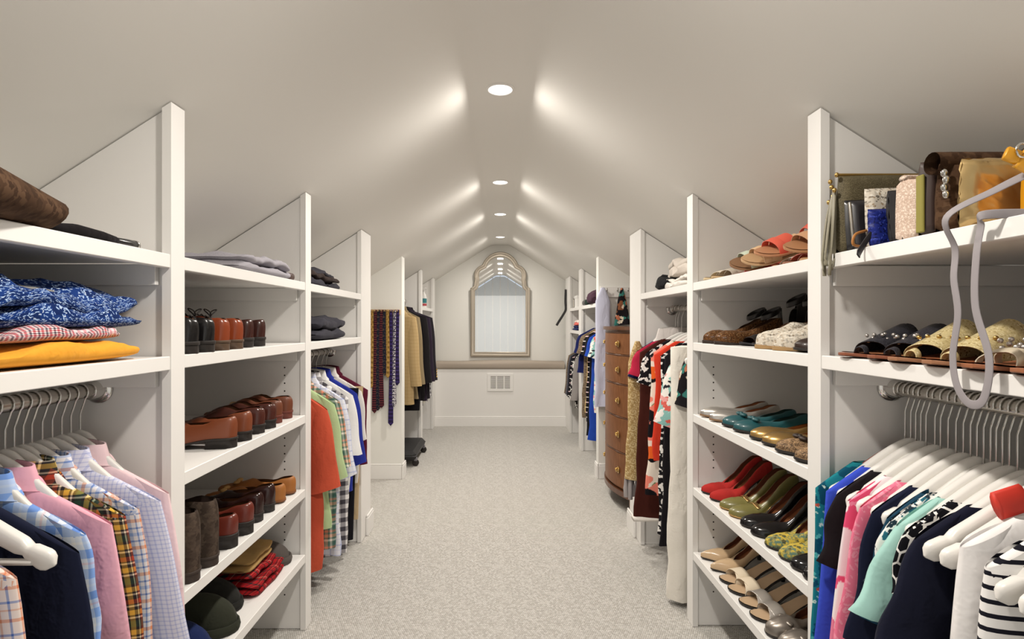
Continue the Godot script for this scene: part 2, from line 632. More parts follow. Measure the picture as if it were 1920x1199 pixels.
func baseboard(called: String, x0: float, x1: float, d0: float, d1: float, label: String, kids := []) -> void:
	var mb := rect(x0, x1, 0.0, 0.105, d0, d1, 0.002)
	var along_x := absf(x1 - x0) > absf(d1 - d0)
	var grow := 0.004
	if along_x:
		mb.box(Vector3((x0 + x1) / 2, 0.113, -(d0 + d1) / 2 - 0.002), Vector3(absf(x1 - x0), 0.018, absf(d1 - d0) - grow), 0.005)
	else:
		mb.box(Vector3((x0 + x1) / 2, 0.113, -(d0 + d1) / 2), Vector3(absf(x1 - x0) - grow, 0.018, absf(d1 - d0)), 0.005)
	struct(called, mb, M("white"), label, "baseboard")


func make_bench() -> void:
	var b := thing("window_bench", "white built-in bench ledge across the end wall with a taupe pad", "bench", Vector3(0, 0, -D_BENCH))
	part("front_panel", MB.new().box(Vector3(0, 0.347, -0.08), Vector3(2 * XI + 0.1, 0.69, 0.16), 0.003), M("white"), b)
	# cushion
	var pts := PackedVector3Array()
	var uvs := PackedVector2Array()
	var nu := 25
	var prof := [Vector2(0.004, 0.692), Vector2(-0.014, 0.70), Vector2(-0.02, 0.715), Vector2(-0.02, 0.75), Vector2(-0.012, 0.768), Vector2(0.006, 0.776), Vector2(0.05, 0.785), Vector2(0.1, 0.789), Vector2(0.155, 0.787), Vector2(0.165, 0.77), Vector2(0.165, 0.692)]
	for q in prof:
		for i in nu:
			var x := (XI - 0.012) * (2.0 * i / (nu - 1) - 1)
			var sag := 0.006 * sin(x * 5.0 + q.x * 9)
			pts.append(Vector3(x, q.y + (sag if q.y > 0.75 else 0.0), -q.x))
			uvs.append(Vector2(x, q.y - q.x))
	var mb := MB.new().grid(nu, prof.size(), pts, false, uvs)
	mb.box(Vector3(0, 0.735, -0.08), Vector3(2 * XI - 0.026, 0.08, 0.16), 0.01)
	part("cushion", mb, mat("a89c8f", 0.85), b, "flat taupe cushion pad")
	var reg := thing("air_vent", "white wall register with three grille sections in the bench front", "vent", Vector3(0, 0.422, -D_BENCH))
	var fr := MB.new()
	for s in [-1, 1]:
		fr.box(Vector3(s * 0.137, 0.11, 0.006), Vector3(0.04, 0.152, 0.012), 0.002)
		fr.box(Vector3(s * 0.046, 0.11, 0.005), Vector3(0.014, 0.16, 0.01), 0.002)
		fr.box(Vector3(0, 0.11 + s * 0.092, 0.006), Vector3(0.314, 0.032, 0.012), 0.002)
	part("frame", fr, M("white"), reg)
	part("backing", MB.new().box(Vector3(0, 0.11, 0.0015), Vector3(0.25, 0.16, 0.002), 0.0005), mat("75706a", 0.8), reg)
	for k in 11:
		part("louver", MB.new().box(Vector3(0, 0.045 + k * 0.0135, 0.004), Vector3(0.25, 0.007, 0.006), 0.001), M("white"), reg)


func make_mirror() -> void:
	# one half of the outline, from the foot up to the crown
	var half := [Vector2(0.368, 0.0), Vector2(0.368, 0.845), Vector2(0.35, 0.852), Vector2(0.326, 0.876)]
	for k in 7:                         # small lobe
		var a := lerpf(-0.35, 1.35, k / 6.0)
		half.append(Vector2(0.222 + 0.1 * cos(a), 1.0 + 0.125 * sin(a)))
	for k in 9:                         # the dome
		var a := lerpf(0.33, PI / 2, k / 8.0)
		half.append(Vector2(0.232 * cos(a), 1.06 + 0.232 * sin(a)))
	var outline := PackedVector2Array()
	for q in half:
		outline.append(q)
	for k in range(half.size() - 2, -1, -1):
		outline.append(Vector2(-half[k].x, half[k].y))
	var root := thing("wall_mirror", "tall silver-framed mirror with a scalloped arched top above the bench", "mirror", Vector3(0, 0.835, -D_BACK + 0.012))
	root.rotation.x = deg_to_rad(1.0)   # hung from a wire, it leans forward a little
	# frame: three rings of outline, each further in, with a rounded section
	var rings := []
	for e in [[0.0, 0.0], [0.0, 0.02], [-0.01, 0.03], [-0.024, 0.024], [-0.034, 0.016], [-0.046, 0.022], [-0.054, 0.018], [-0.058, 0.008]]:
		var o := outline if e[0] == 0.0 else inset(outline, -e[0])
		rings.append([o, e[1]])
	var pts := PackedVector3Array()
	var nu := outline.size() + 1
	for rg in rings:
		for i in nu:
			var q: Vector2 = rg[0][i % outline.size()]
			pts.append(Vector3(q.x, q.y, rg[1]))
	part("frame", MB.new().grid(nu, rings.size(), pts, true), M("frame_silver"), root, "champagne silver moulded frame")
	part("glass", MB.new().prism(inset(outline, 0.05), 0.002, 0.010), M("mirror"), root)


func inset(o: PackedVector2Array, by: float) -> PackedVector2Array:
	var out := PackedVector2Array()
	var sgn := -1.0 if Geometry2D.is_polygon_clockwise(o) else 1.0
	for i in o.size():
		var a := (o[i] - o[(i + o.size() - 1) % o.size()]).normalized()
		var b := (o[(i + 1) % o.size()] - o[i]).normalized()
		var na := Vector2(-a.y, a.x) * sgn
		var nb := Vector2(-b.y, b.x) * sgn
		var m := (na + nb).normalized()
		out.append(o[i] + m * by / maxf(0.5, m.dot(na)))
	return out


func make_lamp(k: int, d: float, where: String) -> void:
	var at := Vector3(0, FLAT_Y, -d)
	var o := thing("ceiling_light", where, "ceiling light", at, "recessed lights along the ridge")
	part("trim_ring", MB.new().lathe([[0.049, 0.002], [0.049, -0.006], [0.053, -0.008], [0.058, -0.004], [0.058, 0.002]], 32), M("white"), o)
	var lens := StandardMaterial3D.new()
	lens.albedo_color = Color("ffffff")
	lens.emission_enabled = true
	lens.emission = Color("fff8ee")
	lens.emission_energy_multiplier = 3.0
	part("lens", MB.new().lathe([[0.049, -0.004], [0.03, -0.009], [0.0, -0.011]], 32), lens, o)
	var l := AreaLight3D.new()
	l.name = "lamp_glow"
	l.area_size = Vector2(0.085, 0.085)
	l.area_normalize_energy = true
	l.light_energy = LAMP * 0.4 * (0.55 if k == 4 else (1.15 if k == 0 else 1.0))
	l.light_color = Color(1.0, 0.972, 0.932)
	l.area_range = 12.0
	l.area_attenuation = 2.0
	l.shadow_enabled = true
	o.add_child(l)
	l.position = Vector3(0, -0.016, 0)
	l.rotation.x = -PI / 2
	var sp := SpotLight3D.new()
	sp.name = "lamp_beam"
	sp.spot_angle = 82.0
	sp.spot_angle_attenuation = 1.0
	sp.light_size = 0.045
	sp.light_energy = LAMP * (0.55 if k == 4 else (1.15 if k == 0 else 1.0))
	sp.light_color = l.light_color
	sp.spot_range = 12.0
	sp.spot_attenuation = 2.0
	sp.shadow_enabled = true
	o.add_child(sp)
	sp.position = Vector3(0, -0.06, 0)
	sp.rotation.x = -PI / 2


# ---------------------------------------------------------------- built-ins

func divider(s: int, p: Array, o: Node3D) -> void:     # a panel that ends in a post at the aisle; o stands at the origin
	var thick: float = p[1] - p[0]
	var side := gable(minf(s * (XI + 0.022), s * (XW - 0.004)), maxf(s * (XI + 0.022), s * (XW - 0.004)), 0.002, -0.004)
	part("side_panel", MB.new().prism(side, -p[1] + 0.012, -p[0] - 0.012), M("white"), o)
	var stile := gable(minf(s * XI, s * (XI + 0.022)), maxf(s * XI, s * (XI + 0.022)), 0.002, -0.004)
	part("face_stile", MB.new().prism(stile, -p[1], -p[0]), M("white"), o)
	if p[0] > 2.0 and p[0] < 2.5:
		var holes := MB.new()
		for x in [0.88]:
			for k in 34:
				var y := 0.14 + k * 0.032
				if absf(fposmod(y, 0.29) - 0.02) < 0.03:
					continue
				holes.T = Transform3D(Basis(Vector3.RIGHT, PI / 2), Vector3(s * x, y, -p[0] - 0.0115))
				holes.lathe([[0.0035, 0.0], [0.0, 0.0]], 6)
		var h := part("pin_hole", holes, M("hole"), o)
		h.set_meta("kind", "stuff")


func shelving(s: int, d0: float, d1: float, far_post, ys: Array, label: String) -> void:
	var o := thing("shelving_unit", label, "shelving unit", Vector3.ZERO, "built-in shelving bays")
	if far_post != null:
		divider(s, far_post, o)
	for y in ys:
		var deep := minf(XW - 0.005, (FLAT_Y - y) / SLOPE + FLAT_X - 0.012) - XI
		var mb := MB.new().box(Vector3(s * (XI + 0.012), y - 0.0165, -(d0 + d1) / 2), Vector3(0.022, 0.033, d1 - d0 - 0.002), 0.0015)
		mb.box(Vector3(s * (XI + 0.022 + (deep - 0.022) / 2), y - 0.0115, -(d0 + d1) / 2), Vector3(deep - 0.022, 0.021, d1 - d0 - 0.002), 0.001)
		part("shelf", mb, M("white"), o)
		if y > 1.0:
			for e in [d0 + 0.008, d1 + 0.004]:
				part("cleat", MB.new().box(Vector3(s * (XI + 0.3), y - 0.049, -e + 0.002), Vector3(0.53, 0.05, 0.014), 0.001), M("white"), o)
			part("cleat", MB.new().box(Vector3(s * (XW - 0.015), y - 0.049, -(d0 + d1) / 2), Vector3(0.018, 0.05, d1 - d0 - 0.03), 0.001), M("white"), o)


func closet_rod(s: int, x: float, y: float, d0: float, d1: float, label: String) -> void:
	var o := thing("closet_rod", label, "closet rod", Vector3(s * x, y, -(d0 + d1) / 2), "closet rods")
	var h := (d1 - d0) / 2
	part("rod", MB.new().tube([Vector3(0, 0, h - 0.004), Vector3(0, 0, -h + 0.004)], 0.0165, null, 16), M("steel"), o)
	for e in [-1, 1]:
		var mb := MB.new()
		mb.T = Transform3D(Basis(Vector3.RIGHT, PI / 2 * e), Vector3(0, 0, e * h))
		mb.lathe([[0.0, -0.001], [0.034, -0.001], [0.034, -0.005], [0.029, -0.008], [0.021, -0.010], [0.021, -0.034], [0.0185, -0.036], [0.0165, -0.036]], 24)
		part("flange", mb, M("chrome"), o)


func make_built_ins() -> void:
	for s in [-1, 1]:
		var side := "left" if s < 0 else "right"
		var P: Array = LEFT_POSTS if s < 0 else RIGHT_POSTS
		var near := thing("divider_panel", "white end panel at the near end of the %s shelving" % side, "panel")
		divider(s, [0.27, 0.325], near)
		shelving(s, 0.325, P[0][0], P[0], [1.415, 1.17], "white %s built-in nearest the camera, two shelves over a hanging rod" % side)
		shelving(s, P[0][1], P[1][0], P[1], SHELF_Y, "white %s built-in of five shelves holding shoes" % side)
		shelving(s, P[1][1], P[2][0], P[2], [1.415, 1.17] if s < 0 else [1.415], "white %s built-in with a %s above clothes, ending in a thick post" % [side, "two shelves" if s < 0 else "single shelf"])
		shelving(s, P[3][1], P[4][0], P[4], [] if s < 0 else [1.415], "white %s hanging bay %s" % [side, "beyond the necktie wall" if s < 0 else "beyond the dresser"])
		shelving(s, P[4][1], P[5][0], P[5], [1.415, 1.17] if s < 0 else [1.415, 1.17], "white %s built-in with small shelves nearest the mirror wall" % side)
		# the wall that closes the open bay between the third and fourth posts
		var pier := PackedVector2Array(gable(minf(s * XI, s * XW), maxf(s * XI, s * XW), 0.0, 0.01))
		struct("wall_pier_" + side, MB.new().prism(pier, -P[3][1], -P[3][0]), M("wall"), "white wall return on the %s behind the %s" % [side, "hanging neckties" if s < 0 else "wooden dresser"], "wall")
		baseboard("baseboard_%s_pier" % side, s * (XI + 0.001), s * (XW - 0.002), P[3][0] - 0.016, P[3][0] - 0.001, "white baseboard on the wall return on the %s" % side)
		baseboard("baseboard_%s_end" % side, s * (XI - 0.016), s * (XI - 0.001), P[3][0] - 0.016, P[3][1] - 0.002, "white baseboard round the end of the %s wall return" % side)
		baseboard("baseboard_%s_post" % side, s * (XI - 0.016), s * (XI - 0.001), P[2][0] + 0.1, P[2][1] + 0.014, "white baseboard at the foot of the thick %s post" % side)
		baseboard("baseboard_%s_bay" % side, s * (XW - 0.016), s * (XW - 0.001), P[2][1] + 0.002, P[3][0] - 0.018, "white baseboard along the back of the open bay on the %s" % side)
		closet_rod(s, 0.97, 1.09, 0.327 + 0.012, P[0][0] + 0.011, "chrome rod under the lower shelf of the nearest %s bay" % side)
		closet_rod(s, 0.97, 1.09 if s < 0 else 1.328, P[1][1] - 0.011, P[2][0] + 0.011, "chrome rod in the %s bay just before the thick post" % side)
		closet_rod(s, 0.98, 1.46 if s < 0 else 1.33, P[3][1] + 0.001, P[4][0] + 0.011, "chrome rod in the %s bay %s" % [side, "holding the suits" if s < 0 else "past the dresser"])
		closet_rod(s, 0.98, 1.08, P[4][1] - 0.011, P[5][0] + 0.011, "chrome rod under the small shelves on the %s by the end wall" % side)
	baseboard("baseboard_back", -XI - 0.01, XI + 0.01, D_BENCH - 0.016, D_BENCH - 0.001, "white baseboard along the foot of the bench at the far end")


# ---------------------------------------------------------------- clothes

func slope_y(x: float, hw: float, drop: float) -> float:
	return -drop * pow(absf(x) / hw, 1.25)


# o: y (top of the hanger), X, hw, drop, neck, len, b, flare, slv ("", "short", "long"), slen, sout, sr, mat, collar, yaw
func garment(called: String, label: String, cat: String, group: String, s: int, d: float, m: Material, o := {}) -> Node3D:
	var hw: float = o.get("hw", 0.215)
	var drop: float = o.get("drop", 0.1)
	var neck: float = o.get("neck", 0.075)
	var length: float = o.get("len", 0.72)
	var b: float = o.get("b", 0.024)
	var flare: float = o.get("flare", 0.01)
	var sl: String = o.get("slv", "short")
	var y: float = o.get("y", 0.985)
	var sd: float = d * 37.0
	var root := thing(called, label, cat, Vector3(s * o.get("X", 0.97), y - length, -d), group, o.get("yaw", 0.0))
	var fold: float = o.get("fold", 0.008)
	var rows := []                      # y, half width, half thickness, how far down the body
	for k in 6:
		var a := lerpf(neck, hw, k / 5.0)
		rows.append([slope_y(a, hw, drop) + 0.012, a, lerpf(0.016, b * 0.8, k / 5.0), 0.0])
	for k in range(1, 15):
		var t := k / 14.0
		var a := hw * (1.0 - (0.13 if sl != "" else 0.05) * smoothstep(0.0, 0.25, t)) + flare * t
		rows.append([lerpf(-drop + 0.012, -length, t), a, lerpf(b * 0.8, b, sqrt(t)), t])
	var nu := 29
	var pts := PackedVector3Array()
	var uvs := PackedVector2Array()
	for r in rows:
		var run := 0.0
		var was := Vector2.ZERO
		for i in nu:
			var th := PI - TAU * i / (nu - 1)
			var c := cos(th)
			var n := sin(th)
			var x: float = r[1] * signf(c) * pow(absf(c), 0.75)
			var t: float = r[3]
			var wave: float = fold * t * (sin(x * 34 + sd) + 0.6 * sin(x * 61 + sd * 1.7 + t * 3))
			var z: float = r[2] * signf(n) * pow(absf(n), 0.75) + wave + o.get("lean", 0.0) * t
			var yy: float = length + r[0] + (0.006 * sin(x * 15 + sd) * t)
			x += 0.006 * t * sin(yy * 14 + sd) + 0.004 * sin(yy * 31 + sd * 2.1) * t
			var here := Vector2(x, z)
			if i:
				run += here.distance_to(was)
			was = here
			pts.append(Vector3(x, yy, z))
			uvs.append(Vector2(x if i <= nu / 2 else 2.0 * float(r[1]) - x, -yy))
	part("body", MB.new().grid(nu, rows.size(), pts, true, uvs), m, root)
	if sl != "":
		var slen: float = o.get("slen", 0.2 if sl == "short" else 0.52)
		var sout: float = o.get("sout", 0.05 if sl == "short" else 0.06)
		var sr: Array = o.get("sr", [0.062, 0.072] if sl == "short" else [0.06, 0.045])
		for e in [-1, 1]:
			var sp := PackedVector3Array()
			var su := PackedVector2Array()
			var nk := 13
			var ns := 17
			for k in nk:
				var t := k / (nk - 1.0)
				var tilt := -0.045 if sl == "short" else 0.0
				# the outer edge runs on from the shoulder line, the inner one from under the arm
				var outer := Vector2(hw + sout * pow(t, 1.2) + 0.016 * sin(PI * minf(1.0, t * 1.4)) * (1.0 - t), -drop + 0.014 - slen * t)
				var start := Vector2(hw - 0.085, slope_y(hw - 0.085, hw, drop) + 0.010)
				var stop := Vector2(hw + sout - 2.0 * sr[1], -drop + 0.014 - slen + tilt)
				var inner := start.lerp(Vector2(hw - 0.105, -drop - 0.14), minf(1.0, t * 3.0)) if t < 0.334 else Vector2(hw - 0.105, -drop - 0.14).lerp(stop, (t - 0.334) / 0.666)
				if slen < 0.3:
					inner = start.lerp(stop, pow(t, 0.7))
				var mid := (outer + inner) / 2.0
				var half := (outer - inner) / 2.0
				var rz: float = b * lerpf(0.45, 1.1, sqrt(t))
				for i in ns:
					var th := TAU * i / (ns - 1)
					var p := mid + half * cos(th)
					var crease := 0.005 * t * sin(cos(th) * 7.0 + t * 9.0 + sd)
					sp.append(Vector3(p.x * e, p.y + length, rz * sin(th) + crease + 0.006 * t * sin(t * 8 + sd) + o.get("lean", 0.0) * slen / length * t))
					su.append(Vector2(th * (half.length() + rz) / 2, -p.y))
			part("sleeve", MB.new().grid(ns, nk, sp, true, su), o.get("smat", m), root)
			if sl == "long" and o.get("cuffs", true):
				var cx: float = hw + sout - sr[1]
				part("cuff", MB.new().tube([Vector3(e * cx, length - drop - slen + 0.03, 0.006 * sin(8 + sd)), Vector3(e * (cx + 0.004), length - drop - slen - 0.035, 0.006 * sin(8 + sd))], sr[1] + 0.002, b * 1.15, 14, Vector3.BACK), o.get("smat", m), root)
	if o.has("collar"):
		var cp := PackedVector3Array()
		var ns := 21
		var prof := [[0.9, -0.014, 1.0], [0.88, 0.008, 0.6], [0.9, 0.026, 0.2], [0.98, 0.028, 0.2], [1.08, 0.016, 0.7], [1.18, 0.013, 1.0], [1.26, 0.015, 1.0]]
		for q in prof:
			for i in ns:
				var th := TAU * i / (ns - 1)
				var point := 0.018 * pow(maxf(0.0, sin(th)), 6.0) * (1.0 if q[0] > 1.1 else 0.0)
				var cx: float = neck * q[0] * cos(th)
				cp.append(Vector3(cx, length + q[1] + slope_y(cx, hw, drop) * q[2] - point - 0.014 * sin(th) * q[2], (0.02 + 0.012 * (q[0] - 0.88)) * sin(th)))
		part("collar", MB.new().grid(ns, prof.size(), cp, true), o.collar if o.collar is Material else m, root)
	return root


func hanger(label: String, s: int, d: float, rod_y: float, o := {}) -> Node3D:
	var hw: float = o.get("hw", 0.205)
	var drop: float = o.get("drop", 0.1)
	var y: float = o.get("y", 0.985)
	var root := thing("clothes_hanger", label, "hanger", Vector3(s * o.get("X", 0.97), y, -d), o.get("group", "clothes hangers"), o.get("yaw", 0.0))
	var path := []
	var ra := []
	var rb := []
	var count := 73
	for k in count:
		var x := hw * (2.0 * k / (count - 1) - 1)
		var u := absf(x) / hw
		path.append(Vector3(x, slope_y(x, hw / 0.97, drop) - 0.010, o.get("bend", 0.0) * u * u))
		var tall := lerpf(0.024, 0.015, smoothstep(0.0, 0.75, u)) + 0.005 * smoothstep(0.85, 0.97, u)
		tall *= 1.0 - 0.4 * exp(-pow((u - 0.8) / 0.025, 2))
		var end := sqrt(maxf(0.0, 1.0 - pow(maxf(0.0, u - 0.9) / 0.1, 2)))
		rb.append(tall * maxf(0.12, end))
		ra.append(o.get("thick", 0.011) * maxf(0.25, end))
	part("arms", MB.new().tube(path, ra, rb, 16, Vector3.UP, true, 0.7), o.get("mat", M("hanger")), root)
	if o.get("bar", false):
		part("bar", MB.new().tube([Vector3(-hw * 0.86, -drop * 0.98, 0.006), Vector3(hw * 0.86, -drop * 0.98, 0.006)], 0.006, 0.006, 8), o.get("mat", M("hanger")), root)
	var hk := []
	var top := rod_y - y
	hk.append(Vector3(0, 0.002, 0))
	hk.append(Vector3(0, maxf(0.01, top - 0.05), 0))
	for k in 13:
		var a := lerpf(-0.9, PI + 0.35, k / 12.0)
		hk.append(Vector3(0.0185 * cos(a), top + 0.0185 * sin(a), 0))
	part("hook", MB.new().tube(hk, 0.0021, null, 6, Vector3.BACK), M("chrome"), root)
	return root


func trousers(called: String, label: String, cat: String, group: String, s: int, d: float, m: Material, o := {}) -> Node3D:
	var w: float = o.get("hw", 0.17)
	var length: float = o.get("len", 0.6)
	var b: float = o.get("b", 0.018)
	var y: float = o.get("y", 0.88)
	var root := thing(called, label, cat, Vector3(s * o.get("X", 0.97), y - length, -d), group, o.get("yaw", 0.0))
	for leg in 2:
		var pts := PackedVector3Array()
		var uvs := PackedVector2Array()
		var nu := 21
		var off := (leg - 0.5) * b * 1.1
		for k in 12:
			var t := k / 11.0
			var round_ := sqrt(minf(1.0, t * 10.0 + 0.02))
			for i in nu:
				var th := TAU * i / (nu - 1)
				var x := signf(cos(th)) * pow(absf(cos(th)), 0.6) * w * (1.0 - 0.16 * t + 0.05 * leg)
				var z := signf(sin(th)) * pow(absf(sin(th)), 0.8) * b * 0.6 * round_ + off * smoothstep(0.0, 0.15, t) + 0.004 * sin(x * 40 + d * 30) * t
				pts.append(Vector3(x, length * (1 - t) + 0.01 * leg * t, z))
				uvs.append(Vector2(th * w / 2, length * t))
		part("leg", MB.new().grid(nu, 12, pts, true, uvs), m, root)
	return root


func folded(called: String, label: String, cat: String, group: String, at: Vector3, size: Vector3, m: Material, o := {}) -> Node3D:
	var layers: int = o.get("layers", 2)
	var root := thing(called, label, cat, at, group, o.get("turn", 0.0))
	for k in layers:
		var shrink := 1.0 - 0.05 * k
		var hh := size.y / layers
		var pts := PackedVector3Array()
		var uvs := PackedVector2Array()
		var nz := 17
		var nu := 25
		var amp: float = o.get("amp", 0.008)
		for j in nz:
			var t := 2.0 * j / (nz - 1) - 1
			var e := pow(maxf(0.0, 1.0 - pow(absf(t), 5)), 0.33)
			var run := 0.0
			for i in nu:
				var th := TAU * i / (nu - 1)
				var c := cos(th)
				var n := sin(th)
				var x := signf(c) * pow(absf(c), 0.5) * size.x / 2 * shrink * lerpf(0.86, 1.0, e)
				var yy := signf(n) * pow(absf(n), 0.6) * hh / 2 * maxf(e, 0.04) * 1.06
				var z := t * size.z / 2 * shrink
				var q := noise.get_noise_3d(x * 260 + at.x * 500, yy * 300 + k * 900, z * 260 + at.z * 700)
				var up := hh * (k + 0.5)
				var lift := amp * noise.get_noise_2d(x * 330 + k * 70 + at.z * 300, z * 330) * (1.0 if yy > 0 or k > 0 else 0.0)
				q *= lerpf(0.35, 1.0, e)
				lift *= lerpf(0.3, 1.0, e)
				pts.append(Vector3(x + amp * q + 0.01 * sin(k * 2.3), maxf(0.0008, up + yy + lift * 1.6 + (size.y * o.get("dome", 0.0) * (1 - t * t) * (1 - pow(2 * x / size.x, 2)) * (k + 0.5 + yy / hh) / layers)), z + amp * q * 0.7))
				uvs.append(Vector2(z, th * (size.x + hh) / 3.2))
		part("folded_layer", MB.new().grid(nu, nz, pts, true, uvs), o.get("mat2", m) if k % 2 else m, root)
	return root


# ---------------------------------------------------------------- shoes

func along(t: float, keys: Array) -> float:
	for k in range(1, keys.size()):
		if t <= keys[k][0]:
			var u: float = (t - keys[k - 1][0]) / maxf(1e-5, keys[k][0] - keys[k - 1][0])
			return lerpf(keys[k - 1][1], keys[k][1], u * u * (3 - 2 * u) if k > 1 and k < keys.size() - 1 else u)
	return keys[-1][1]


const LAST := [[0.0, 0.0], [0.012, 0.27], [0.04, 0.45], [0.1, 0.56], [0.2, 0.61], [0.4, 0.66], [0.55, 0.82], [0.7, 1.0], [0.8, 0.97], [0.9, 0.76], [0.96, 0.5], [0.988, 0.28], [1.0, 0.0]]
const HIGH := {
	"dress": [[0.0, 0.052], [0.04, 0.057], [0.15, 0.056], [0.28, 0.05], [0.38, 0.066], [0.47, 0.076], [0.56, 0.07], [0.7, 0.05], [0.85, 0.038], [0.97, 0.028], [1.0, 0.016]],
	"loafer": [[0.0, 0.056], [0.12, 0.052], [0.3, 0.04], [0.45, 0.046], [0.55, 0.056], [0.7, 0.046], [0.85, 0.038], [0.97, 0.028], [1.0, 0.016]],
	"boot": [[0.0, 0.15], [0.2, 0.155], [0.36, 0.15], [0.46, 0.10], [0.58, 0.072], [0.75, 0.052], [0.9, 0.04], [1.0, 0.02]],
	"pump": [[0.0, 0.058], [0.1, 0.056], [0.25, 0.04], [0.45, 0.024], [0.6, 0.026], [0.7, 0.036], [0.8, 0.034], [0.92, 0.026], [1.0, 0.012]],
	"flat": [[0.0, 0.046], [0.1, 0.044], [0.25, 0.032], [0.5, 0.024], [0.65, 0.03], [0.75, 0.034], [0.85, 0.032], [0.94, 0.024], [1.0, 0.012]],
}


func shoe(label: String, group: String, at: Vector3, way: int, o := {}) -> Node3D:
	var style: String = o.get("style", "dress")
	var L: float = o.get("L", 0.29)
	var W: float = o.get("W", 0.098) / 2
	var lift: float = o.get("heel", 0.022)
	var st: float = o.get("sole_t", 0.007)
	var throat: float = o.get("throat", 0.5)
	var point: float = o.get("point", 0.0)
	var m: Material = o.mat
	var called: String = o.get("name", "shoe")
	var root := thing(called, label, o.get("cat", "shoe"), at, group, (0.0 if way > 0 else PI) + o.get("turn", 0.0))
	var nt := 25
	var bed := func(t: float) -> float:
		return lift * (1.0 - smoothstep(0.16, 0.74, t)) + 0.006 * pow(maxf(0.0, t - 0.7) / 0.3, 2)
	var wid := func(t: float) -> float:
		return W * along(t, LAST) * (1.0 - point * 0.6 * smoothstep(0.62, 0.97, t))
	# sole
	var pts := PackedVector3Array()
	for k in nt:
		var t := 0.5 - 0.5 * cos(PI * k / (nt - 1))
		var w: float = wid.call(t) * 1.04 + (0.002 if k > 0 and k < nt - 1 else 0.0)
		var y: float = bed.call(t)
		var under := 0.0 if o.get("wedge", false) else y
		for q in [[-1, 1], [-1.02, 0.8], [-1.02, 0.2], [-0.97, 0], [0.97, 0], [1.02, 0.2], [1.02, 0.8], [1, 1], [-1, 1]]:
			pts.append(Vector3((t - 0.5) * L * (1.015 if o.get("welt", true) else 1.0), lerpf(under, y + st, q[1]), w * q[0]))
	part("sole", MB.new().grid(9, nt, pts, true), o.get("sole", M("rubber")), root)
	if lift > 0.012 and not o.get("wedge", false):
		var hb := MB.new()
		if o.get("stiletto", false):
			hb.tube([Vector3(-0.46 * L, lift + 0.004, 0), Vector3(-0.455 * L, lift * 0.75, 0), Vector3(-0.45 * L, lift * 0.4, 0), Vector3(-0.455 * L, 0.0, 0)], [W * 0.42, W * 0.3, W * 0.17, W * 0.16], [0.024, 0.016, 0.008, 0.007], 12, Vector3.RIGHT)
		else:
			var hp := PackedVector3Array()
			for k in 9:
				var t := 0.27 * (0.5 - 0.5 * cos(PI * k / 8.0)) if k < 8 else 0.27
				var w: float = wid.call(t) * 1.02
				for q in [[-1, 1], [-1, 0], [1, 0], [1, 1]]:
					hp.append(Vector3((t - 0.5) * L, (lift * 1.02) * q[1], w * q[0]))
			for q in 4:
				hp.append(Vector3((0.27 - 0.5) * L, lift * 0.5, 0))
			hb.grid(4, 10, hp)
		part("heel", hb, o.get("heel_mat", o.get("sole", M("rubber"))), root)
	# insole
	pts = PackedVector3Array()
	for k in nt:
		var t := 0.5 - 0.5 * cos(PI * k / (nt - 1))
		for q in [-0.94, 0.0, 0.94]:
			pts.append(Vector3((t - 0.5) * L * 0.985, bed.call(t) + st + 0.0025, wid.call(t) * q))
	part("insole", MB.new().grid(3, nt, pts), o.get("insole", M("insole")), root)
	if o.has("anklet"):
		var ring := []
		for k in 19:
			var a := TAU * k / 18.0
			ring.append(Vector3((-0.33 - 0.13 * cos(a)) * L, lift + 0.085 + 0.018 * cos(a), W * 0.62 * sin(a)))
		part("ankle_strap", MB.new().tube(ring, 0.002, 0.009, 8, Vector3.UP, false), o.anklet, root)
		part("heel_tab", MB.new().tube([Vector3(-0.47 * L, lift + 0.01, 0), Vector3(-0.478 * L, lift + 0.05, 0), Vector3(-0.462 * L, lift + 0.105, 0)], 0.014, 0.003, 10, Vector3.RIGHT), o.anklet, root)
	if style == "sandal":
		for b in o.straps:
			var sm := MB.new()
			strap(sm, L, W, st, bed, wid, b)
			part("strap", sm, m, root)
		if o.has("beads"):
			var bm := MB.new()
			for b in o.beads:
				bm.ball(Vector3((b[0] - 0.5) * L, bed.call(b[0]) + st + b[1], b[2]), Vector3.ONE * b[3], 8, 5)
			part("ornament", bm, o.get("bead_mat", M("silver")), root)
		return root
	# upper, and a lining just inside it
	for layer in 2:
		var mb := MB.new()
		for side in [-1, 1]:
			pts = PackedVector3Array()
			var nu := 8
			for k in nt:
				var t := 0.5 - 0.5 * cos(PI * k / (nt - 1))
				var w: float = wid.call(t)
				var open: float = 1.0 - smoothstep(throat - 0.1, throat, t) if not o.has("peep") else 1.0 - smoothstep(throat - 0.1, throat, t)
				var g: float = w * o.get("gape", 0.64) * sqrt(maxf(0.0, open))
				var h: float = along(t, HIGH[style]) * o.get("tall", 1.0) * (1.0 if style != "boot" else 1.0)
				if style == "boot" and t < 0.4:
					w = lerpf(w, minf(w * 1.0, W * 0.72), 0.6)
				for i in nu:
					var ph := PI / 2 * i / (nu - 1)
					var z: float = g + (w - g) * pow(cos(ph), 0.95)
					var yy: float = h * pow(sin(ph), 0.85)
					if layer:
						z = maxf(0.0, z - 0.0022)
						yy = maxf(0.0, yy - 0.0012)
					var back := maxf(0.0, 1.0 - t / 0.3)
					pts.append(Vector3(back * (0.010 * i / (nu - 1.0) - 0.006 * sin(PI * i / (nu - 1.0))) + (t - 0.5) * L * (1.0 if not layer else 0.985), bed.call(t) + st + yy, z * side))
			mb.grid(nu, nt, pts)
		part("upper" if layer == 0 else "lining", mb, m if layer == 0 else o.get("lining", M("lining")), root)
